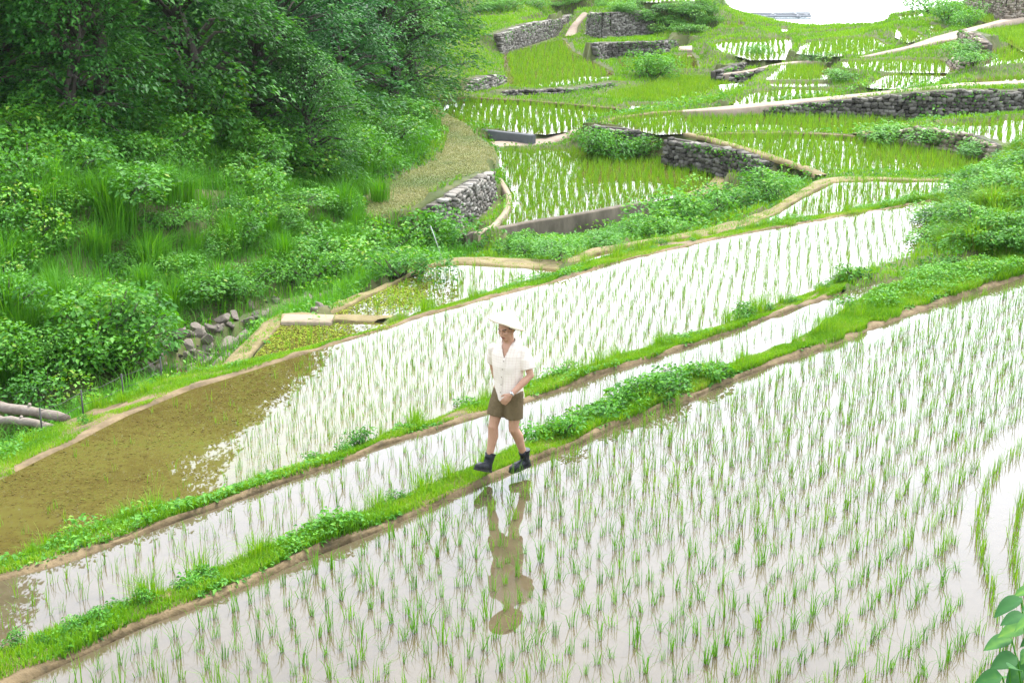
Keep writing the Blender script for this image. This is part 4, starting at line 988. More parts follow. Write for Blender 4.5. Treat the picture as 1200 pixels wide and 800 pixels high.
# ------------------------------------------------------------------ the walking man
def loft(rings, n=20):
    """rings: (centre, rx, ry) stacked along z"""
    V = []; T = []
    a = np.arange(n) * 2 * math.pi / n
    for c, rx, ry in rings: V.append(np.stack([c[0] + rx * np.cos(a), c[1] + ry * np.sin(a), np.full(n, c[2])], 1))
    V = np.concatenate(V)
    for i in range(len(rings) - 1):
        for j in range(n):
            k = (j + 1) % n; T += [(i * n + j, i * n + k, (i + 1) * n + k), (i * n + j, (i + 1) * n + k, (i + 1) * n + j)]
    m = len(V); V = np.concatenate([V, [rings[0][0]], [rings[-1][0]]])
    for j in range(n):
        k = (j + 1) % n; T += [(m, k, j), (m + 1, (len(rings) - 1) * n + j, (len(rings) - 1) * n + k)]
    return V, np.array(T)
def ell(c, r, rot=None):
    bm = bmesh.new(); bmesh.ops.create_icosphere(bm, subdivisions=3, radius=1)
    V = np.array([v.co[:] for v in bm.verts]) * np.asarray(r); T = np.array([[v.index for v in f.verts] for f in bm.faces]); bm.free()
    if rot is not None: V = V @ np.array(rot).T
    return V + np.asarray(c), T
def limb(pts, rad, n=14):
    pts = [np.asarray(p, float) for p in pts]; out = [tube_arr(pts, rad, n)]
    for p, r in zip(pts, rad): out.append(ell(p, (r, r, r)))
    return out
def fuse(name, pieces, vox, smooth=3, mat=None, wrinkle=0, wfreq=9, seed=0):
    V = []; T = []; n = 0
    for v, t in pieces: V.append(v); T.append(np.asarray(t) + n); n += len(v)
    me = mesh_arr('raw', np.concatenate(V), np.concatenate(T)); o = link(bpy.data.objects.new('raw', me))
    m = o.modifiers.new('r', 'REMESH'); m.mode = 'VOXEL'; m.voxel_size = vox; m.adaptivity = 0
    if smooth: s = o.modifiers.new('s', 'SMOOTH'); s.iterations = smooth; s.factor = .5
    dg = bpy.context.evaluated_depsgraph_get(); dg.update(); out = bpy.data.meshes.new_from_object(o.evaluated_get(dg)); out.name = name
    bpy.data.objects.remove(o); bpy.data.meshes.remove(me)
    out.polygons.foreach_set('use_smooth', np.ones(len(out.polygons), bool))
    if wrinkle:
        co = np.empty(len(out.vertices) * 3, np.float32); out.vertices.foreach_get('co', co); co = co.reshape(-1, 3)
        nr = np.array([v.normal[:] for v in out.vertices])
        w = noise1(co[:, 0] * .8 + co[:, 2] * .9, co[:, 1] * 1.2 + co[:, 2] * .35, seed, wfreq) - .5
        w = w * .7 + .3 * (noise1(co[:, 0] + co[:, 2] * .2, co[:, 1] - co[:, 2], seed + 3, wfreq * 2.4) - .5)
        co = co + nr * (w * wrinkle)[:, None]; out.vertices.foreach_set('co', co.ravel().astype(np.float32)); out.update()
    out.materials.clear()
    for q in (mat if isinstance(mat, list) else [mat]): out.materials.append(q)
    return out
M['skin'] = mat_noise('skin', [(.3, (.38, .20, .125)), (.7, (.48, .27, .18))], 9, .5, .04, spec=.35)
M['lips'] = mat_plain('lips', (.24, .07, .05), .45)
M['eye'] = mat_plain('eye', (.02, .014, .01), .25)
M['hair'] = mat_plain('black_hair', (.012, .009, .008), .6)
def shirt_mat():
    m, nt, out = new_mat('checked_shirt'); tc = N(nt, 'ShaderNodeTexCoord'); sp = N(nt, 'ShaderNodeSeparateXYZ'); nt.links.new(tc.outputs['Object'], sp.inputs[0])
    lines = []
    for ax in ('X', 'Z'):
        a = N(nt, 'ShaderNodeMath', operation='MULTIPLY'); a.inputs[1].default_value = 34; nt.links.new(sp.outputs[ax], a.inputs[0])
        f = N(nt, 'ShaderNodeMath', operation='FRACT'); nt.links.new(a.outputs[0], f.inputs[0])
        l = N(nt, 'ShaderNodeMath', operation='LESS_THAN'); l.inputs[1].default_value = .2; nt.links.new(f.outputs[0], l.inputs[0]); lines.append(l)
    ad = N(nt, 'ShaderNodeMath', operation='ADD'); nt.links.new(lines[0].outputs[0], ad.inputs[0]); nt.links.new(lines[1].outputs[0], ad.inputs[1])
    hf = N(nt, 'ShaderNodeMath', operation='MULTIPLY'); hf.inputs[1].default_value = .5; nt.links.new(ad.outputs[0], hf.inputs[0])
    c = ramp(nt, hf.outputs[0], [(0, (.74, .65, .57)), (1, (.64, .52, .44))])
    p = N(nt, 'ShaderNodeBsdfPrincipled'); p.inputs['Roughness'].default_value = .85; p.inputs['Specular IOR Level'].default_value = .2
    nt.links.new(c, p.inputs['Base Color']); nt.links.new(p.outputs[0], out.inputs[0]); return m
M['shirt'] = shirt_mat()
M['shirt_plain'] = mat_plain('shirt_collar', (.70, .61, .53), .85, spec=.2)
M['shorts'] = mat_noise('brown_shorts', [(.3, (.10, .072, .034)), (.7, (.15, .108, .055))], 30, .9, .15)
M['boot'] = mat_noise('dark_boot', [(.3, (.005, .006, .009)), (.7, (.016, .018, .024))], 14, .5, .2)
M['sole'] = mat_plain('boot_sole', (.022, .02, .02), .8)
def straw():
    m, nt, out = new_mat('woven_straw'); tc = N(nt, 'ShaderNodeTexCoord'); 
    wv = N(nt, 'ShaderNodeTexWave', wave_type='RINGS', rings_direction='Z'); wv.inputs['Scale'].default_value = 28; wv.inputs['Distortion'].default_value = .6
    nt.links.new(tc.outputs['Object'], wv.inputs['Vector']); c = ramp(nt, wv.outputs['Fac'], [(0, (.28, .22, .13)), (.4, (.46, .39, .27)), (1, (.56, .49, .37))])
    p = N(nt, 'ShaderNodeBsdfPrincipled'); p.inputs['Roughness'].default_value = .7; nt.links.new(c, p.inputs['Base Color'])
    b = N(nt, 'ShaderNodeBump'); b.inputs['Strength'].default_value = .3; b.inputs['Distance'].default_value = .003; nt.links.new(wv.outputs['Fac'], b.inputs['Height']); nt.links.new(b.outputs[0], p.inputs['Normal'])
    nt.links.new(p.outputs[0], out.inputs[0]); return m
M['straw'] = straw()
M['metal'] = mat_plain('watch_metal', (.55, .55, .56), .3, 1)
def rotz(a): c, s = math.cos(a), math.sin(a); return np.array([[c, -s, 0], [s, c, 0], [0, 0, 1]])
def rotx(a): c, s = math.cos(a), math.sin(a); return np.array([[1, 0, 0], [0, c, -s], [0, s, c]])
def roty(a): c, s = math.cos(a), math.sin(a); return np.array([[c, 0, s], [0, 1, 0], [-s, 0, c]])
def hand_pieces(wr, f, nrm, thumb, curl=28):
    """palm, four fingers, thumb; f finger direction, nrm the way the palm faces, thumb the thumb side"""
    f = np.array(f, float); f /= np.linalg.norm(f); s = np.array(thumb, float); s -= f * (s @ f); s /= np.linalg.norm(s); n = np.array(nrm, float); n -= f * (n @ f) + s * (n @ s); n /= np.linalg.norm(n)
    B = np.stack([s, n, f], 1); out = [ell(wr + f * .05, (.040, .017, .052), B), ell(wr + f * .01, (.028, .021, .03), B)]
    for u, ln in ((.0315, .072), (.0105, .082), (-.0105, .077), (-.0315, .060)):
        p = wr + f * .088 + s * u * (1 if ln > .065 else .98); pts = [p - f * .03, p]; a = 0
        for k, q in enumerate((.42, .33, .25)):
            a += R(curl * (.7, 1.0, .8)[k]); p = p + (f * math.cos(a) + n * math.sin(a)) * ln * q; pts.append(p)
        out += limb(pts, [.0095, .0090, .0082, .0076, .0066], 8)
    b = wr + f * .025 + s * .026; d1 = f * .62 + s * .66 + n * .42; d1 /= np.linalg.norm(d1); d2 = f * .86 + s * .2 + n * .46; d2 /= np.linalg.norm(d2)
    out += limb([b - f * .01, b + d1 * .038, b + d1 * .038 + d2 * .03, b + d1 * .038 + d2 * .052], [.016, .0125, .0098, .0078], 8)
    return out
def build_person():
    TW = rotz(R(20)); HD = np.array([0, -.035, 1.625]); HR = rotz(R(6)) @ rotx(R(14)) @ roty(R(-2))
    hp = lambda p: HR @ np.asarray(p, float) + HD
    P = []
    # head
    for c, r in [((0, .012, .035), (.074, .092, .088)), ((0, -.018, -.045), (.060, .070, .080)), ((0, -.052, -.098), (.034, .030, .026)), ((.036, -.055, -.022), (.030, .028, .032)), ((-.036, -.055, -.022), (.030, .028, .032)),
                 ((.079, .012, -.012), (.011, .022, .032)), ((-.079, .012, -.012), (.011, .022, .032)), ((0, -.083, -.062), (.026, .013, .008)), ((0, -.080, -.075), (.022, .013, .008)), ((.014, -.094, -.036), (.010, .011, .009)), ((-.014, -.094, -.036), (.010, .011, .009))]:
        P.append(ell(hp(c), r, HR))
    P += limb([hp((0, -.078, .022)), hp((0, -.094, -.008)), hp((0, -.107, -.032))], [.010, .011, .0135], 10)
    P += limb([hp((-.046, -.066, .020)), hp((-.018, -.082, .024)), hp((.018, -.082, .024)), hp((.046, -.066, .020))], [.011, .011, .011, .011], 8)
    P += limb([np.array([0, .012, 1.42]), np.array([0, .0, 1.50]), hp((0, .02, -.05))], [.066, .058, .058])
    # torso
    tors = loft([((0, .01, .82), .12, .09), ((0, .01, .92), .158, .110), ((0, 0, 1.05), .142, .098), ((0, -.005, 1.22), .165, .112), ((0, .0, 1.34), .172, .105), ((0, .005, 1.42), .13, .085), ((0, .01, 1.475), .06, .06)])
    tv = tors[0]; ta = R(20) * np.clip((tv[:, 2] - .95) / .35, 0, 1); P.append((np.stack([tv[:, 0] * np.cos(ta) - tv[:, 1] * np.sin(ta), tv[:, 0] * np.sin(ta) + tv[:, 1] * np.cos(ta), tv[:, 2]], 1), tors[1]))
    # legs
    hipR, kR, aR = np.array([-.09, -.01, .92]), np.array([-.095, -.145, .515]), np.array([-.10, -.215, .135])
    hipL, kL, aL = np.array([.09, .0, .92]), np.array([.085, -.01, .495]), np.array([.09, .165, .12])
    for h, k, a in ((hipR, kR, aR), (hipL, kL, aL)):
        ax = (a - k) / np.linalg.norm(a - k); back = np.array([0, .022, 0])
        P += limb([h, h + (k - h) * .45, k + (h - k) * .08, k, k + (a - k) * .28 + back, k + (a - k) * .62 + back * .4, a], [.092, .076, .056, .055, .058, .044, .037])
    # arms, turned with the chest
    shL, elL, wrL = TW @ np.array([.178, .005, 1.385]), TW @ np.array([.262, -.02, 1.13]), np.array([.185, -.165, .955])
    shR, elR, wrR = TW @ np.array([-.178, .005, 1.385]), TW @ np.array([-.235, .13, 1.14]), TW @ np.array([-.19, .17, .90])
    for s, e, w_ in ((shL, elL, wrL), (shR, elR, wrR)):
        P += limb([s, s + (e - s) * .4, e, e + (w_ - e) * .3, w_], [.045, .044, .040, .041, .027])
    fL = np.array([-.52, -.36, -.72]); P += hand_pieces(wrL + .01 * fL, fL, (-.35, .9, .1), (-.7, -.4, .6), 26)
    P += hand_pieces(wrR, (0.0, -.12, -1), (.9, .2, 0), (.1, -1, 0), 24)
    body = fuse('person', P, .0055, 3, [M['skin'], M['lips'], M['eye'], M['hair']])
    fc = np.array([f.center[:] for f in body.polygons]); q = (fc - HD) @ HR
    mi = np.zeros(len(fc), np.int32); fr = q[:, 1] < -.045
    mi[fr & (np.abs(q[:, 2] + .068) < .011) & (np.abs(q[:, 0]) < .025) & (q[:, 1] < -.07)] = 1
    mi[fr & (np.abs(q[:, 2] - .002) < .0045) & (np.abs(np.abs(q[:, 0]) - .032) < .011)] = 2
    mi[fr & (np.abs(q[:, 2] - .028) < .0042) & (np.abs(np.abs(q[:, 0]) - .033) < .018)] = 3
    body.polygons.foreach_set('material_index', mi)
    o = link(bpy.data.objects.new('person', body))
    def child(name, me, par=None): return link(bpy.data.objects.new(name, me), par or o)
    # hair: a close cap over the back and sides of the skull
    hme = fuse('hair', [ell(hp((0, .018, .035)), (.083, .097, .094), HR), ell(hp((0, .06, -.03)), (.066, .050, .055), HR)], .008, 2, M['hair'])
    bm = bmesh.new(); bm.from_mesh(hme); kill = []
    for f in bm.faces:
        qq = HR.T @ (np.array(f.calc_center_median()[:]) - HD)
        if (qq[1] < -.035 and qq[2] < .075) or (qq[2] < -.01 and qq[1] < .02) or (qq[2] < .02 and qq[1] < -.01): kill.append(f)
    bmesh.ops.delete(bm, geom=kill, context='FACES'); bm.to_mesh(hme); bm.free(); child('hair', hme)
    # shirt
    ring = [((0, .012, .845), .186, .140), ((0, .01, .90), .184, .138), ((0, .0, 1.04), .172, .124), ((0, -.006, 1.22), .186, .132), ((0, -.002, 1.34), .190, .122), ((0, .004, 1.42), .148, .098), ((0, .008, 1.468), .076, .072)]
    sv, st = loft(ring, 28); sv = sv @ np.eye(3)
    tz = np.clip((sv[:, 2] - .95) / .35, 0, 1); ang = R(20) * tz; sx = sv[:, 0] * np.cos(ang) - sv[:, 1] * np.sin(ang); sy = sv[:, 0] * np.sin(ang) + sv[:, 1] * np.cos(ang); sv = np.stack([sx, sy, sv[:, 2]], 1)
    # hem hangs lower at the back and front than at the sides
    low = sv[:, 2] < .86; sv[low, 2] -= .03 * (1 - np.abs(sv[low, 0]) / .19)
    sp = [(sv, st)]
    for s, e in ((shL, elL), (shR, elR)):
        sp += limb([s + np.array([0, 0, -.008]), s + (e - s) * .35], [.058, .066]) ; sp.append(tube_arr([s + (e - s) * .3, s + (e - s) * .74], [.072, .077], 16))
    sme = fuse('shirt', sp, .009, 2, M['shirt'], .018, 8, 3)
    bm = bmesh.new(); bm.from_mesh(sme); kill = []
    Ti = TW.T
    for f in bm.faces:
        c = Ti @ np.array(f.calc_center_median()[:])
        if c[1] < 0 and c[2] > 1.33 and abs(c[0]) < (c[2] - 1.33) * .42 + .004: kill.append(f)
        elif c[2] > 1.455 and abs(c[0]) < .07: kill.append(f)
    bmesh.ops.delete(bm, geom=kill, context='FACES'); bm.to_mesh(sme)
    from mathutils.bvhtree import BVHTree
    bv = BVHTree.FromBMesh(bm); bm.free()
    shirt = child('shirt', sme)
    def patch(name, x0, x1, z0, z1, mat, off=.005, nx=5, nz=14):
        V = []
        for i in range(nz):
            for j in range(nx):
                x = x0 + (x1 - x0) * j / (nx - 1); z = z0 + (z1 - z0) * i / (nz - 1)
                a = R(20) * min(1, max(0, (z - .95) / .35)); d = Vector((math.sin(a) * -1 * -1, 0, 0))
                dr = Vector((-math.sin(a), math.cos(a), 0)); og = Vector((math.cos(a) * x, math.sin(a) * x, z)) - dr * .6
                h = bv.ray_cast(og, dr); p = h[0] if h[0] else og + dr * .48
                V.append((p - dr * off)[:])
        Q = [(i * nx + j, i * nx + j + 1, (i + 1) * nx + j + 1, (i + 1) * nx + j) for i in range(nz - 1) for j in range(nx - 1)]
        me = mesh_arr(name, V, Q, None, mat, True); return child(name, me, shirt)
    patch('placket', -.016, .016, .86, 1.34, M['shirt_plain'], .004, 3, 24)
    patch('pocket', .055, .125, 1.15, 1.25, M['shirt_plain'], .005, 6, 8)
    bt = [];
    for z in (.93, 1.02, 1.11, 1.20, 1.29):
        a = R(20) * min(1, max(0, (z - .95) / .35)); dr = Vector((-math.sin(a), math.cos(a), 0)); h = bv.ray_cast(Vector((0, 0, z)) - dr * .6, dr)
        if h[0]: child('button', mesh_arr('button', *ell((h[0] - dr * .006)[:], (.006, .003, .006)), None, M['shorts']), shirt)
    V = []; nn = 27
    for i in range(nn):
        th = R(-148 + 296 * i / (nn - 1)); fr = (1 - math.cos(th)) / 2           # th = 0 at the nape
        x, y = math.sin(th), math.cos(th)
        for r, z in ((.066, 1.478 - .060 * fr ** 2), (.069, 1.505 - .060 * fr ** 2), (.084, 1.498 - .072 * fr ** 2), (.104 + .012 * fr, 1.452 - .085 * fr ** 2)):
            V.append(TW @ np.array([x * r, y * r * .95 + .004, z]))
    Q = [(i * 4 + j, i * 4 + j + 1, (i + 1) * 4 + j + 1, (i + 1) * 4 + j) for i in range(nn - 1) for j in range(3)]
    child('collar', mesh_arr('collar', V, Q, None, M['shirt_plain'], True), shirt)
    # shorts
    pc = [loft([((0, .01, .80), .165, .120), ((0, .01, .88), .172, .122), ((0, .01, .97), .160, .112)])]
    for h, k in ((hipR, kR), (hipL, kL)):
        pc += limb([h + np.array([0, 0, -.02]), h + (k - h) * .4], [.104, .100]); pc.append(tube_arr([h + (k - h) * .3, h + (k - h) * .70], [.102, .104], 18))
    child('shorts', fuse('shorts', pc, .009, 2, M['shorts'], .016, 7, 9))
    # boots
    for a, k, pit, yaw in ((aR, kR, R(-24), R(8)), (aL, kL, R(3), R(-6))):
        RR = rotz(yaw) @ rotx(pit)
        pp = limb([(0, .035, .050), (0, -.05, .052), (0, -.125, .046), (0, -.175, .040)], [.047, .046, .050, .038], 14) + limb([(0, .012, .06), (0, .012, .12)], [.050, .051]) + [tube_arr([np.array([0, .012, .1]), np.array([0, .018, .205])], [.051, .058], 16), tube_arr([np.array([0, .018, .196]), np.array([0, .018, .21])], [.062, .062], 16)]
        for i in range(4): pp.append(tube_arr([np.array([-.022, -.052 - .018 * i + .02 * 0, .098 - .006 * i + (0 if i else 0)]), np.array([.022, -.052 - .018 * i, .098 - .006 * i])], [.005, .005], 6))
        pp = [(np.where(np.arange(3) == 2, np.maximum(v, .012), v), t) for v, t in pp]
        org = a - RR @ np.array([0, .012, .12])
        bme = fuse('boot', pp, .007, 2, M['boot'])
        for v in bme.vertices: v.co = Vector(RR @ np.array(v.co[:]) + org)
        b = child('boot', bme)
        out = [(-.036, .075), (-.046, .04), (-.044, -.03), (-.053, -.11), (-.048, -.17), (-.026, -.208), (0, -.217), (.026, -.208), (.048, -.17), (.053, -.11), (.044, -.03), (.046, .04), (.036, .075), (0, .088)]
        m = len(out); V = [(x, y, 0) for x, y in out] + [(x, y, .026) for x, y in out]; F = [(i, (i + 1) % m, m + (i + 1) % m, m + i) for i in range(m)]
        V = [RR @ np.array(v) + org for v in V]; me = bpy.data.meshes.new('sole'); me.from_pydata([tuple(v) for v in V], [], F + [tuple(range(m))[::-1], tuple(range(m, 2 * m))]); me.materials.append(M['sole']); child('sole', me, b)
        # sock edge
        c = a + (k - a) * .20
        child('sock', mesh_arr('sock', *tube_arr([a + (k - a) * .05, a + (k - a) * .21], [.046, .047], 14), None, M['boot']))
    # watch
    ax = (wrL - elL) / np.linalg.norm(wrL - elL); c = wrL - ax * .012
    wt = child('watch', mesh_arr('watch', *tube_arr([c - ax * .008, c + ax * .008], [.031, .031], 16), None, M['metal']))
    u = np.array([.2, -.95, .3]); u -= ax * (u @ ax); u /= np.linalg.norm(u)
    child('watch_face', mesh_arr('watch_face', *tube_arr([c + u * .026, c + u * .036], [.017, .017], 14), None, M['metal']), wt)
    # conical hat
    HT = HR @ rotx(R(-36)) @ roty(R(10)); prof = [(.0, .150), (.012, .148), (.03, .140), (.065, .116), (.11, .080), (.155, .040), (.195, .000), (.210, -.018), (.206, -.022), (.190, -.004), (.15, .034), (.105, .072), (.06, .106), (.0, .132)]
    n = 40; V = []; 
    for r, z in prof:
        for j in range(n):
            t = 2 * math.pi * j / n; V.append(HT @ np.array([r * math.cos(t), r * math.sin(t) , z + (.003 * math.sin(5 * t) if r > .15 else 0)]) + hp((0, .012, .062)))
    Q = [(i * n + j, i * n + (j + 1) % n, (i + 1) * n + (j + 1) % n, (i + 1) * n + j) for i in range(len(prof) - 1) for j in range(n)]
    me = mesh_arr('straw_hat', np.array(V) , np.array(Q)[:, ::-1], None, M['straw'], True); child('straw_hat', me)
    loc = at(596, 549.5, .09); o.location = loc; o.rotation_euler = (0, 0, R(-42)); s = 1.0; o.scale = (s, s, s)
    tag(o, 'man in conical straw hat, checked shirt and brown shorts walking along the grassy bund', 'person')
    Mx = Matrix.Translation(loc) @ Matrix.Rotation(R(-42), 4, 'Z') @ Matrix.Scale(s, 4)
    for nm, p in (('hat apex', HT @ np.array([0, 0, .15]) + hp((0, .012, .062))), ('chin', hp((0, -.06, -.12))), ('footR', aR), ('footL', aL), ('hem', (0, -.1, .84)), ('handL', wrL)):
        q = Mx @ Vector(p); print(nm, [round(float(v), 1) for v in proj(np.array(q))])
    return o
MAN = build_person()
# ------------------------------------------------------------------ stream, rocks, logs and the rest
M['rock'] = mat_noise('boulder', [(.25, (.05, .042, .035)), (.5, (.12, .10, .08)), (.75, (.20, .165, .135))], 3.5, .8, .6, tint=True)
sp = resample(L([p for p in CTRL[0][0]], 0), step=.4); sp[:, 2] += .07
t = np.gradient(sp[:, :2], axis=0); t /= np.linalg.norm(t, axis=1)[:, None]; sd_ = np.stack([-t[:, 1], t[:, 0]], 1) * .5
Vs = np.concatenate([np.concatenate([sp[:, :2] + sd_, sp[:, 2:]], 1), np.concatenate([sp[:, :2] - sd_, sp[:, 2:]], 1)]); n = len(sp)
tag(obj_arr('water', Vs, [(i, i + 1, n + i + 1, n + i) for i in range(n - 1)], None, M['streamwater'], True), 'shallow stream among boulders', None, None, 'structure')
def rock_mesh(seed):
    g = np.random.default_rng(seed); bm = bmesh.new(); bmesh.ops.create_icosphere(bm, subdivisions=3, radius=1)
    pl = [(lambda d: d / np.linalg.norm(d))(g.normal(0, 1, 3)) for _ in range(14)]; of = g.uniform(.42, .8, 14)
    for v in bm.verts:
        p = np.array(v.co[:])
        for d, f in zip(pl, of):
            e = p @ d - f
            if e > 0: p = p - d * e * .97
        p = p * (1 + .06 * (noise1(np.array([p[0] * 3 + p[2] * 2]), np.array([p[1] * 3]), seed)[0] - .5)) * np.array([1, .8, .62]); v.co = Vector(p)
    me = bpy.data.meshes.new('boulder'); bm.to_mesh(me); bm.free()
    me.attributes.new('tint', 'FLOAT', 'POINT').data.foreach_set('value', np.full(len(me.vertices), g.uniform(.2, .9), np.float32))
    me.materials.append(M['rock']); return me
ROCK = [rock_mesh(400 + i) for i in range(8)]
GRK = 'boulders in the stream bed'
for px, py, wpx, lab in [(209,414,27,'largest round brown boulder in the stream, against the leafy bank'), (230,402,24,'flat topped tan boulder behind the largest one'), (262,393,22,'dark grey wet boulder in the stream'), (283,398,24,'pale pink boulder beside the tan bund'), (267,406,27,'broad sloping brown slab of rock beside the tan bund'), (187,439,17,'upright brown boulder farthest down the rocky stretch of stream'),
    (247,403,16,GRK), (276,386,17,GRK), (291,389,15,GRK), (242,411,20,GRK), (206,425,15,GRK), (238,419,24,GRK), (222,426,18,GRK), (231,431,16,GRK), (225,438,18,GRK), (222,408,11,GRK), (252,414,15,GRK), (246,424,16,GRK), (256,401,10,GRK), (299,383,12,GRK), (310,380,11,GRK), (362,361,13,GRK), (336,366,9,GRK), (353,365,9,GRK), (212,434,10,GRK), (236,440,10,GRK), (272,396,11,GRK), (262,415,12,GRK), (197,445,10,GRK), (176,449,9,GRK)]:
    p = at(px, py + 3, -2.1); dist = math.hypot(p[0], p[1]) * 1.03; r = wpx / FPX * dist / 2 * 1.3
    o = link(bpy.data.objects.new('boulder', ROCK[rng.integers(8)])); o.location = (p[0], p[1], float(ground(p[0], p[1])) + r * .42); o.scale = (r, r, r); o.rotation_euler = (rng.normal(0, .25), rng.normal(0, .25), rng.uniform(0, 6.28))
    if lab is GRK: tag(o, 'grey brown boulder among many alike in the stream bed', 'boulder', GRK)
    else: tag(o, lab, 'boulder')
GST = 'stones in the stream bed'
for _ in range(90):
    for _t in range(30):
        px, py = rng.uniform(165, 385), rng.uniform(348, 458)
        if pip(np.array([px]), np.array([py]), STREAMPX)[0]: break
    q = gnd(px, py)
    if q is None: continue
    r = rng.uniform(.06, .19); o = link(bpy.data.objects.new('stone', ROCK[rng.integers(8)])); o.location = (q[0], q[1], q[2] + r * .3); o.scale = (r, r, r); o.rotation_euler = (rng.normal(0, .4), rng.normal(0, .4), rng.uniform(0, 6.28))
    tag(o, 'small grey stone lying among the boulders of the stream', 'stone', GST)
# logs
M['log'] = mat_noise('peeled_log', [(.3, (.08, .06, .04)), (.5, (.165, .135, .105)), (.75, (.25, .22, .185))], 3, .9, .6, stretch=(1, 1, 1))
def log(a, b, r, lab):
    a = np.array(a); b = np.array(b); n = 14; c = (a + b) / 2
    pts = [a + (b - a) * i / (n - 1) - c + np.array([0, 0, .03 * math.sin(i * .7)]) + np.array([rng.normal(0, .008), 0, rng.normal(0, .008)]) for i in range(n)]
    e = empty('log', tuple(c)); V, T = tube_arr(pts, np.linspace(r * 1.1, r * .9, n) * (1 + rng.normal(0, .04, n)), 14); link(bpy.data.objects.new('trunk', mesh_arr('trunk', V, T, None, M['log'], True)), e)
    for k in (4, 9):
        p = np.array(pts[k]); link(bpy.data.objects.new('branch_stub', mesh_arr('branch_stub', *tube_arr([p, p + np.array([.05, -.03, r * 1.5])], [.03, .022], 8), None, M['log'])), e)
    tag(e, lab, 'log')
log(at(-70, 456, -.85), at(79, 493, -.78), .075, 'thicker upper pale log lying across the stream gully')
log(at(-60, 474, -.95), at(62, 503, -.80), .06, 'thinner lower pale log lying across the stream gully')
# thin wire fence along the outer edge of the long bund
fe = empty('wire_fence', at(120, 476, -.85)); f0 = np.array(fe.location); M['stake'] = mat_plain('dark_stake', (.05, .05, .045), .7)
prev = None
for px, py in ((50, 512), (98, 490), (145, 470), (190, 449)):
    p = np.array(at(px, py, -.85)) - f0; h = p + np.array([0, 0, .42])
    link(bpy.data.objects.new('post', mesh_arr('post', *tube_arr([p - [0, 0, .2], h], [.014, .012], 7), None, M['stake'])), fe)
    if prev is not None:
        for z in (.2, .38):
            a, b = prev + [0, 0, z], p + [0, 0, z]; mid = (a + b) / 2 - [0, 0, .03]
            link(bpy.data.objects.new('wire', mesh_arr('wire', *tube_arr([a, mid, b], [.004] * 3, 5), None, M['stake'])), fe)
    prev = p
tag(fe, 'low wire fence on thin stakes between the long bund and the stream', 'fence')
M['white'] = mat_plain('pale_paint', (.35, .36, .35), .5)
p = np.array(at(521, 305.5, -.75)); e = empty('pole', tuple(p))
link(bpy.data.objects.new('shaft', mesh_arr('shaft', *tube_arr([np.array([0, 0, -.1]), np.array([-.27, .1, .68])], [.009, .008], 8), None, M['white'])), e)
link(bpy.data.objects.new('wire', mesh_arr('wire', *tube_arr([np.array([-.27, .1, .68]), np.array([-.6, .15, .5]), np.array([-.95, .2, .38])], [.003] * 3, 5), None, M['stake'])), e)
tag(e, 'thin leaning white pole with a wire at the corner of the tan bund', 'pole')
# concrete
def slab_wall(pts, zb, zt, th, mat, lab, name='concrete_wall', rim=None):
    c = resample(L(pts, zt), step=.5); n = len(c); t = np.gradient(c[:, :2], axis=0); t /= np.linalg.norm(t, axis=1)[:, None]; nn = np.stack([-t[:, 1], t[:, 0]], 1)
    o0 = c[n // 2].copy(); V = []
    jit = (noise1(c[:, 0], c[:, 1], 5, 1.5) - .5) * .03
    for k in range(n):
        f = c[k, :2]; b = c[k, :2] + nn[k] * th
        V += [(*f, zb), (*f, zt - .03 + jit[k]), (*(f + nn[k] * .03), zt + jit[k]), (*(b - nn[k] * .03), zt + jit[k]), (*b, zt - .03 + jit[k]), (*b, zb)]
    V = np.array(V) - o0; Q = [(i * 6 + j, i * 6 + j + 1, (i + 1) * 6 + j + 1, (i + 1) * 6 + j) for i in range(n - 1) for j in range(5)]
    Q = np.array(Q)[:, ::-1]; e = empty(name, tuple(o0)); o = obj_arr('wall_face', V, Q, None, mat, False, e)
    caps = [(0, 1, 2, 3), (0, 3, 4, 5), tuple((n - 1) * 6 + i for i in (3, 2, 1, 0)), tuple((n - 1) * 6 + i for i in (5, 4, 3, 0))]
    obj_arr('end_cap', V, caps, None, mat, False, e)
    tag(e, lab, 'wall'); return e
slab_wall([(546,275.5),(590,266.5),(640,257.5),(690,249.5),(730,241.5),(768,235.5)], -3.3, Z6 + .11, .22, M['concrete'], 'long weathered concrete wall holding up the hollow paddy above the ravine')
slab_wall([(545,148.5),(575,152.5),(602,156.5),(624,159)], -2.45, Z8 + .07, .2, M['concrete_dark'], 'smooth dark grey concrete wall beside the pink dirt track')
slab_wall([(560,274),(580,265),(594,250),(599,239),(600,228),(594,216),(586,206)], Z6 - .3, Z6 + .12, .16, M['concrete_pale'], 'curved pale concrete kerb along the end of the hollow paddy', 'concrete_kerb')
slab_wall([(329,376.5),(388,376.8)], Z3 - .1, Z3 + .07, .45, M['concrete_pale'], 'short pale concrete slab bridging two small paddies', 'concrete_slab')
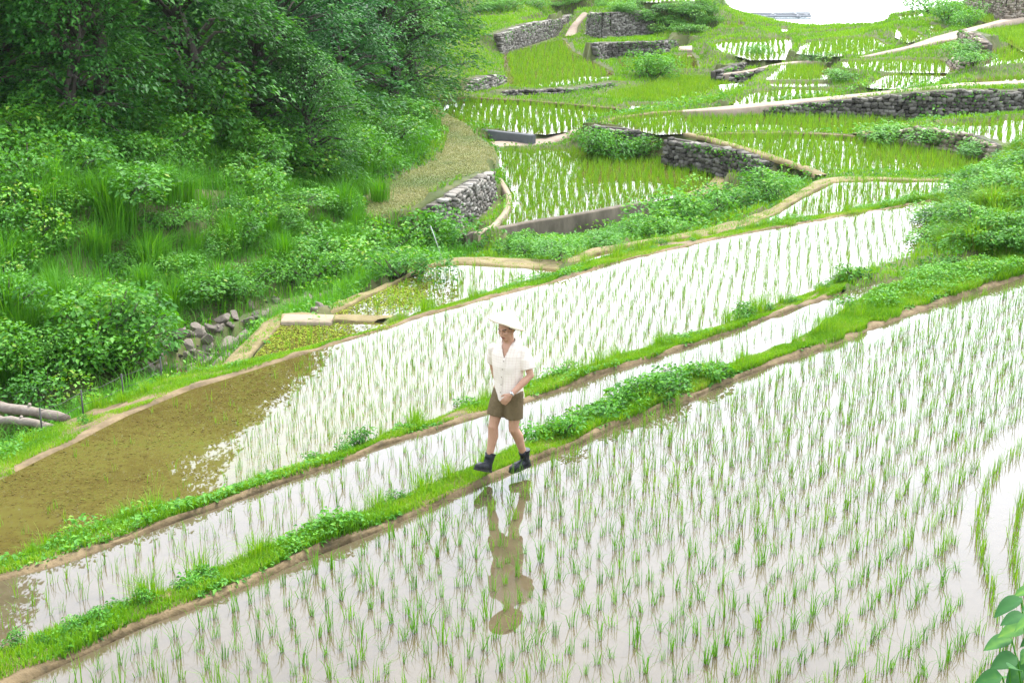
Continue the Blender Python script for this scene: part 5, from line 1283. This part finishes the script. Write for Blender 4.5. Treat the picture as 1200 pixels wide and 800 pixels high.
# raft far out on the sea
p = np.array(at(906, 20.5, -25.9)); e = empty('raft', tuple(p)); M['raft'] = mat_plain('grey_timber', (.20, .21, .22), .8)
for k in range(3):
    link(bpy.data.objects.new('beam', mesh_arr('beam', *tube_arr([np.array([-13 + k, k * 6.0, .25]), np.array([11 + k, k * 6.0 + 1, .25])], [.25, .25], 6), None, M['raft'])), e)
for k in range(8):
    x = -12 + k * 3.2; link(bpy.data.objects.new('float', mesh_arr('float', *ell((x, (k % 3) * 6 + .4, .1), (.6, .6, .45)), None, M['raft'])), e)
    if k % 2 == 0: link(bpy.data.objects.new('cross_beam', mesh_arr('cross_beam', *tube_arr([np.array([x, -.5, .4]), np.array([x + 1, 13, .4])], [.18, .18], 6), None, M['raft'])), e)
tag(e, 'faint grey fish farm raft floating on the pale sea', 'raft')
hz = tag(obj_arr('haze', [(x, y, z) for z in (-62, 26) for x, y in ((-9300, -9300), (9300, -9300), (9300, 9300), (-9300, 9300))], [(0, 3, 2, 1), (4, 5, 6, 7), (0, 1, 5, 4), (1, 2, 6, 5), (2, 3, 7, 6), (3, 0, 4, 7)]), 'thin pale air over the valley', None, None, 'stuff')
m = bpy.data.materials.new('haze'); m.use_nodes = True; nt = m.node_tree; nt.nodes.clear(); om = nt.nodes.new('ShaderNodeOutputMaterial'); pv = nt.nodes.new('ShaderNodeVolumePrincipled')
pv.inputs['Color'].default_value = (.96, .98, 1, 1); pv.inputs['Density'].default_value = .00012; nt.links.new(pv.outputs[0], om.inputs['Volume']); hz.data.materials.append(m)
EXPOSURE = 2.52
# ------------------------------------------------------------------ light
w = bpy.data.worlds.new('World'); sc.world = w; w.use_nodes = True
nt = w.node_tree; nt.nodes.clear()
SUN_EL, SUN_AZ = R(62), R(20)
sky = nt.nodes.new('ShaderNodeTexSky'); sky.sky_type = 'NISHITA'; sky.sun_disc = False; sky.sun_elevation = SUN_EL; sky.sun_rotation = SUN_AZ
sky.air_density = 1.0; sky.dust_density = .4; sky.ozone_density = 1
hs = nt.nodes.new('ShaderNodeHueSaturation'); hs.inputs['Saturation'].default_value = .34
nt.links.new(sky.outputs[0], hs.inputs['Color'])
bg = nt.nodes.new('ShaderNodeBackground'); bg.inputs[1].default_value = .15; ow = nt.nodes.new('ShaderNodeOutputWorld')
nt.links.new(hs.outputs[0], bg.inputs[0]); nt.links.new(bg.outputs[0], ow.inputs[0])
sd = bpy.data.lights.new('sun', 'SUN'); sd.energy = 1.5; sd.angle = R(25); sd.color = (1, .97, .92)
so = bpy.data.objects.new('sun', sd); COL.objects.link(so)
d = Vector((math.sin(SUN_AZ) * math.cos(SUN_EL), math.cos(SUN_AZ) * math.cos(SUN_EL), math.sin(SUN_EL)))
so.rotation_euler = d.to_track_quat('Z', 'Y').to_euler(); so.location = (0, 0, 60)
vs = sc.view_settings; vs.view_transform = 'Standard'; vs.look = 'None'; vs.gamma = 1; vs.use_curve_mapping = False; vs.exposure = EXPOSURE
sc.cycles.use_denoising = True; sc.cycles.max_bounces = 6; sc.cycles.diffuse_bounces = 3; sc.cycles.glossy_bounces = 3; sc.cycles.transmission_bounces = 3
sc.render.film_transparent = False
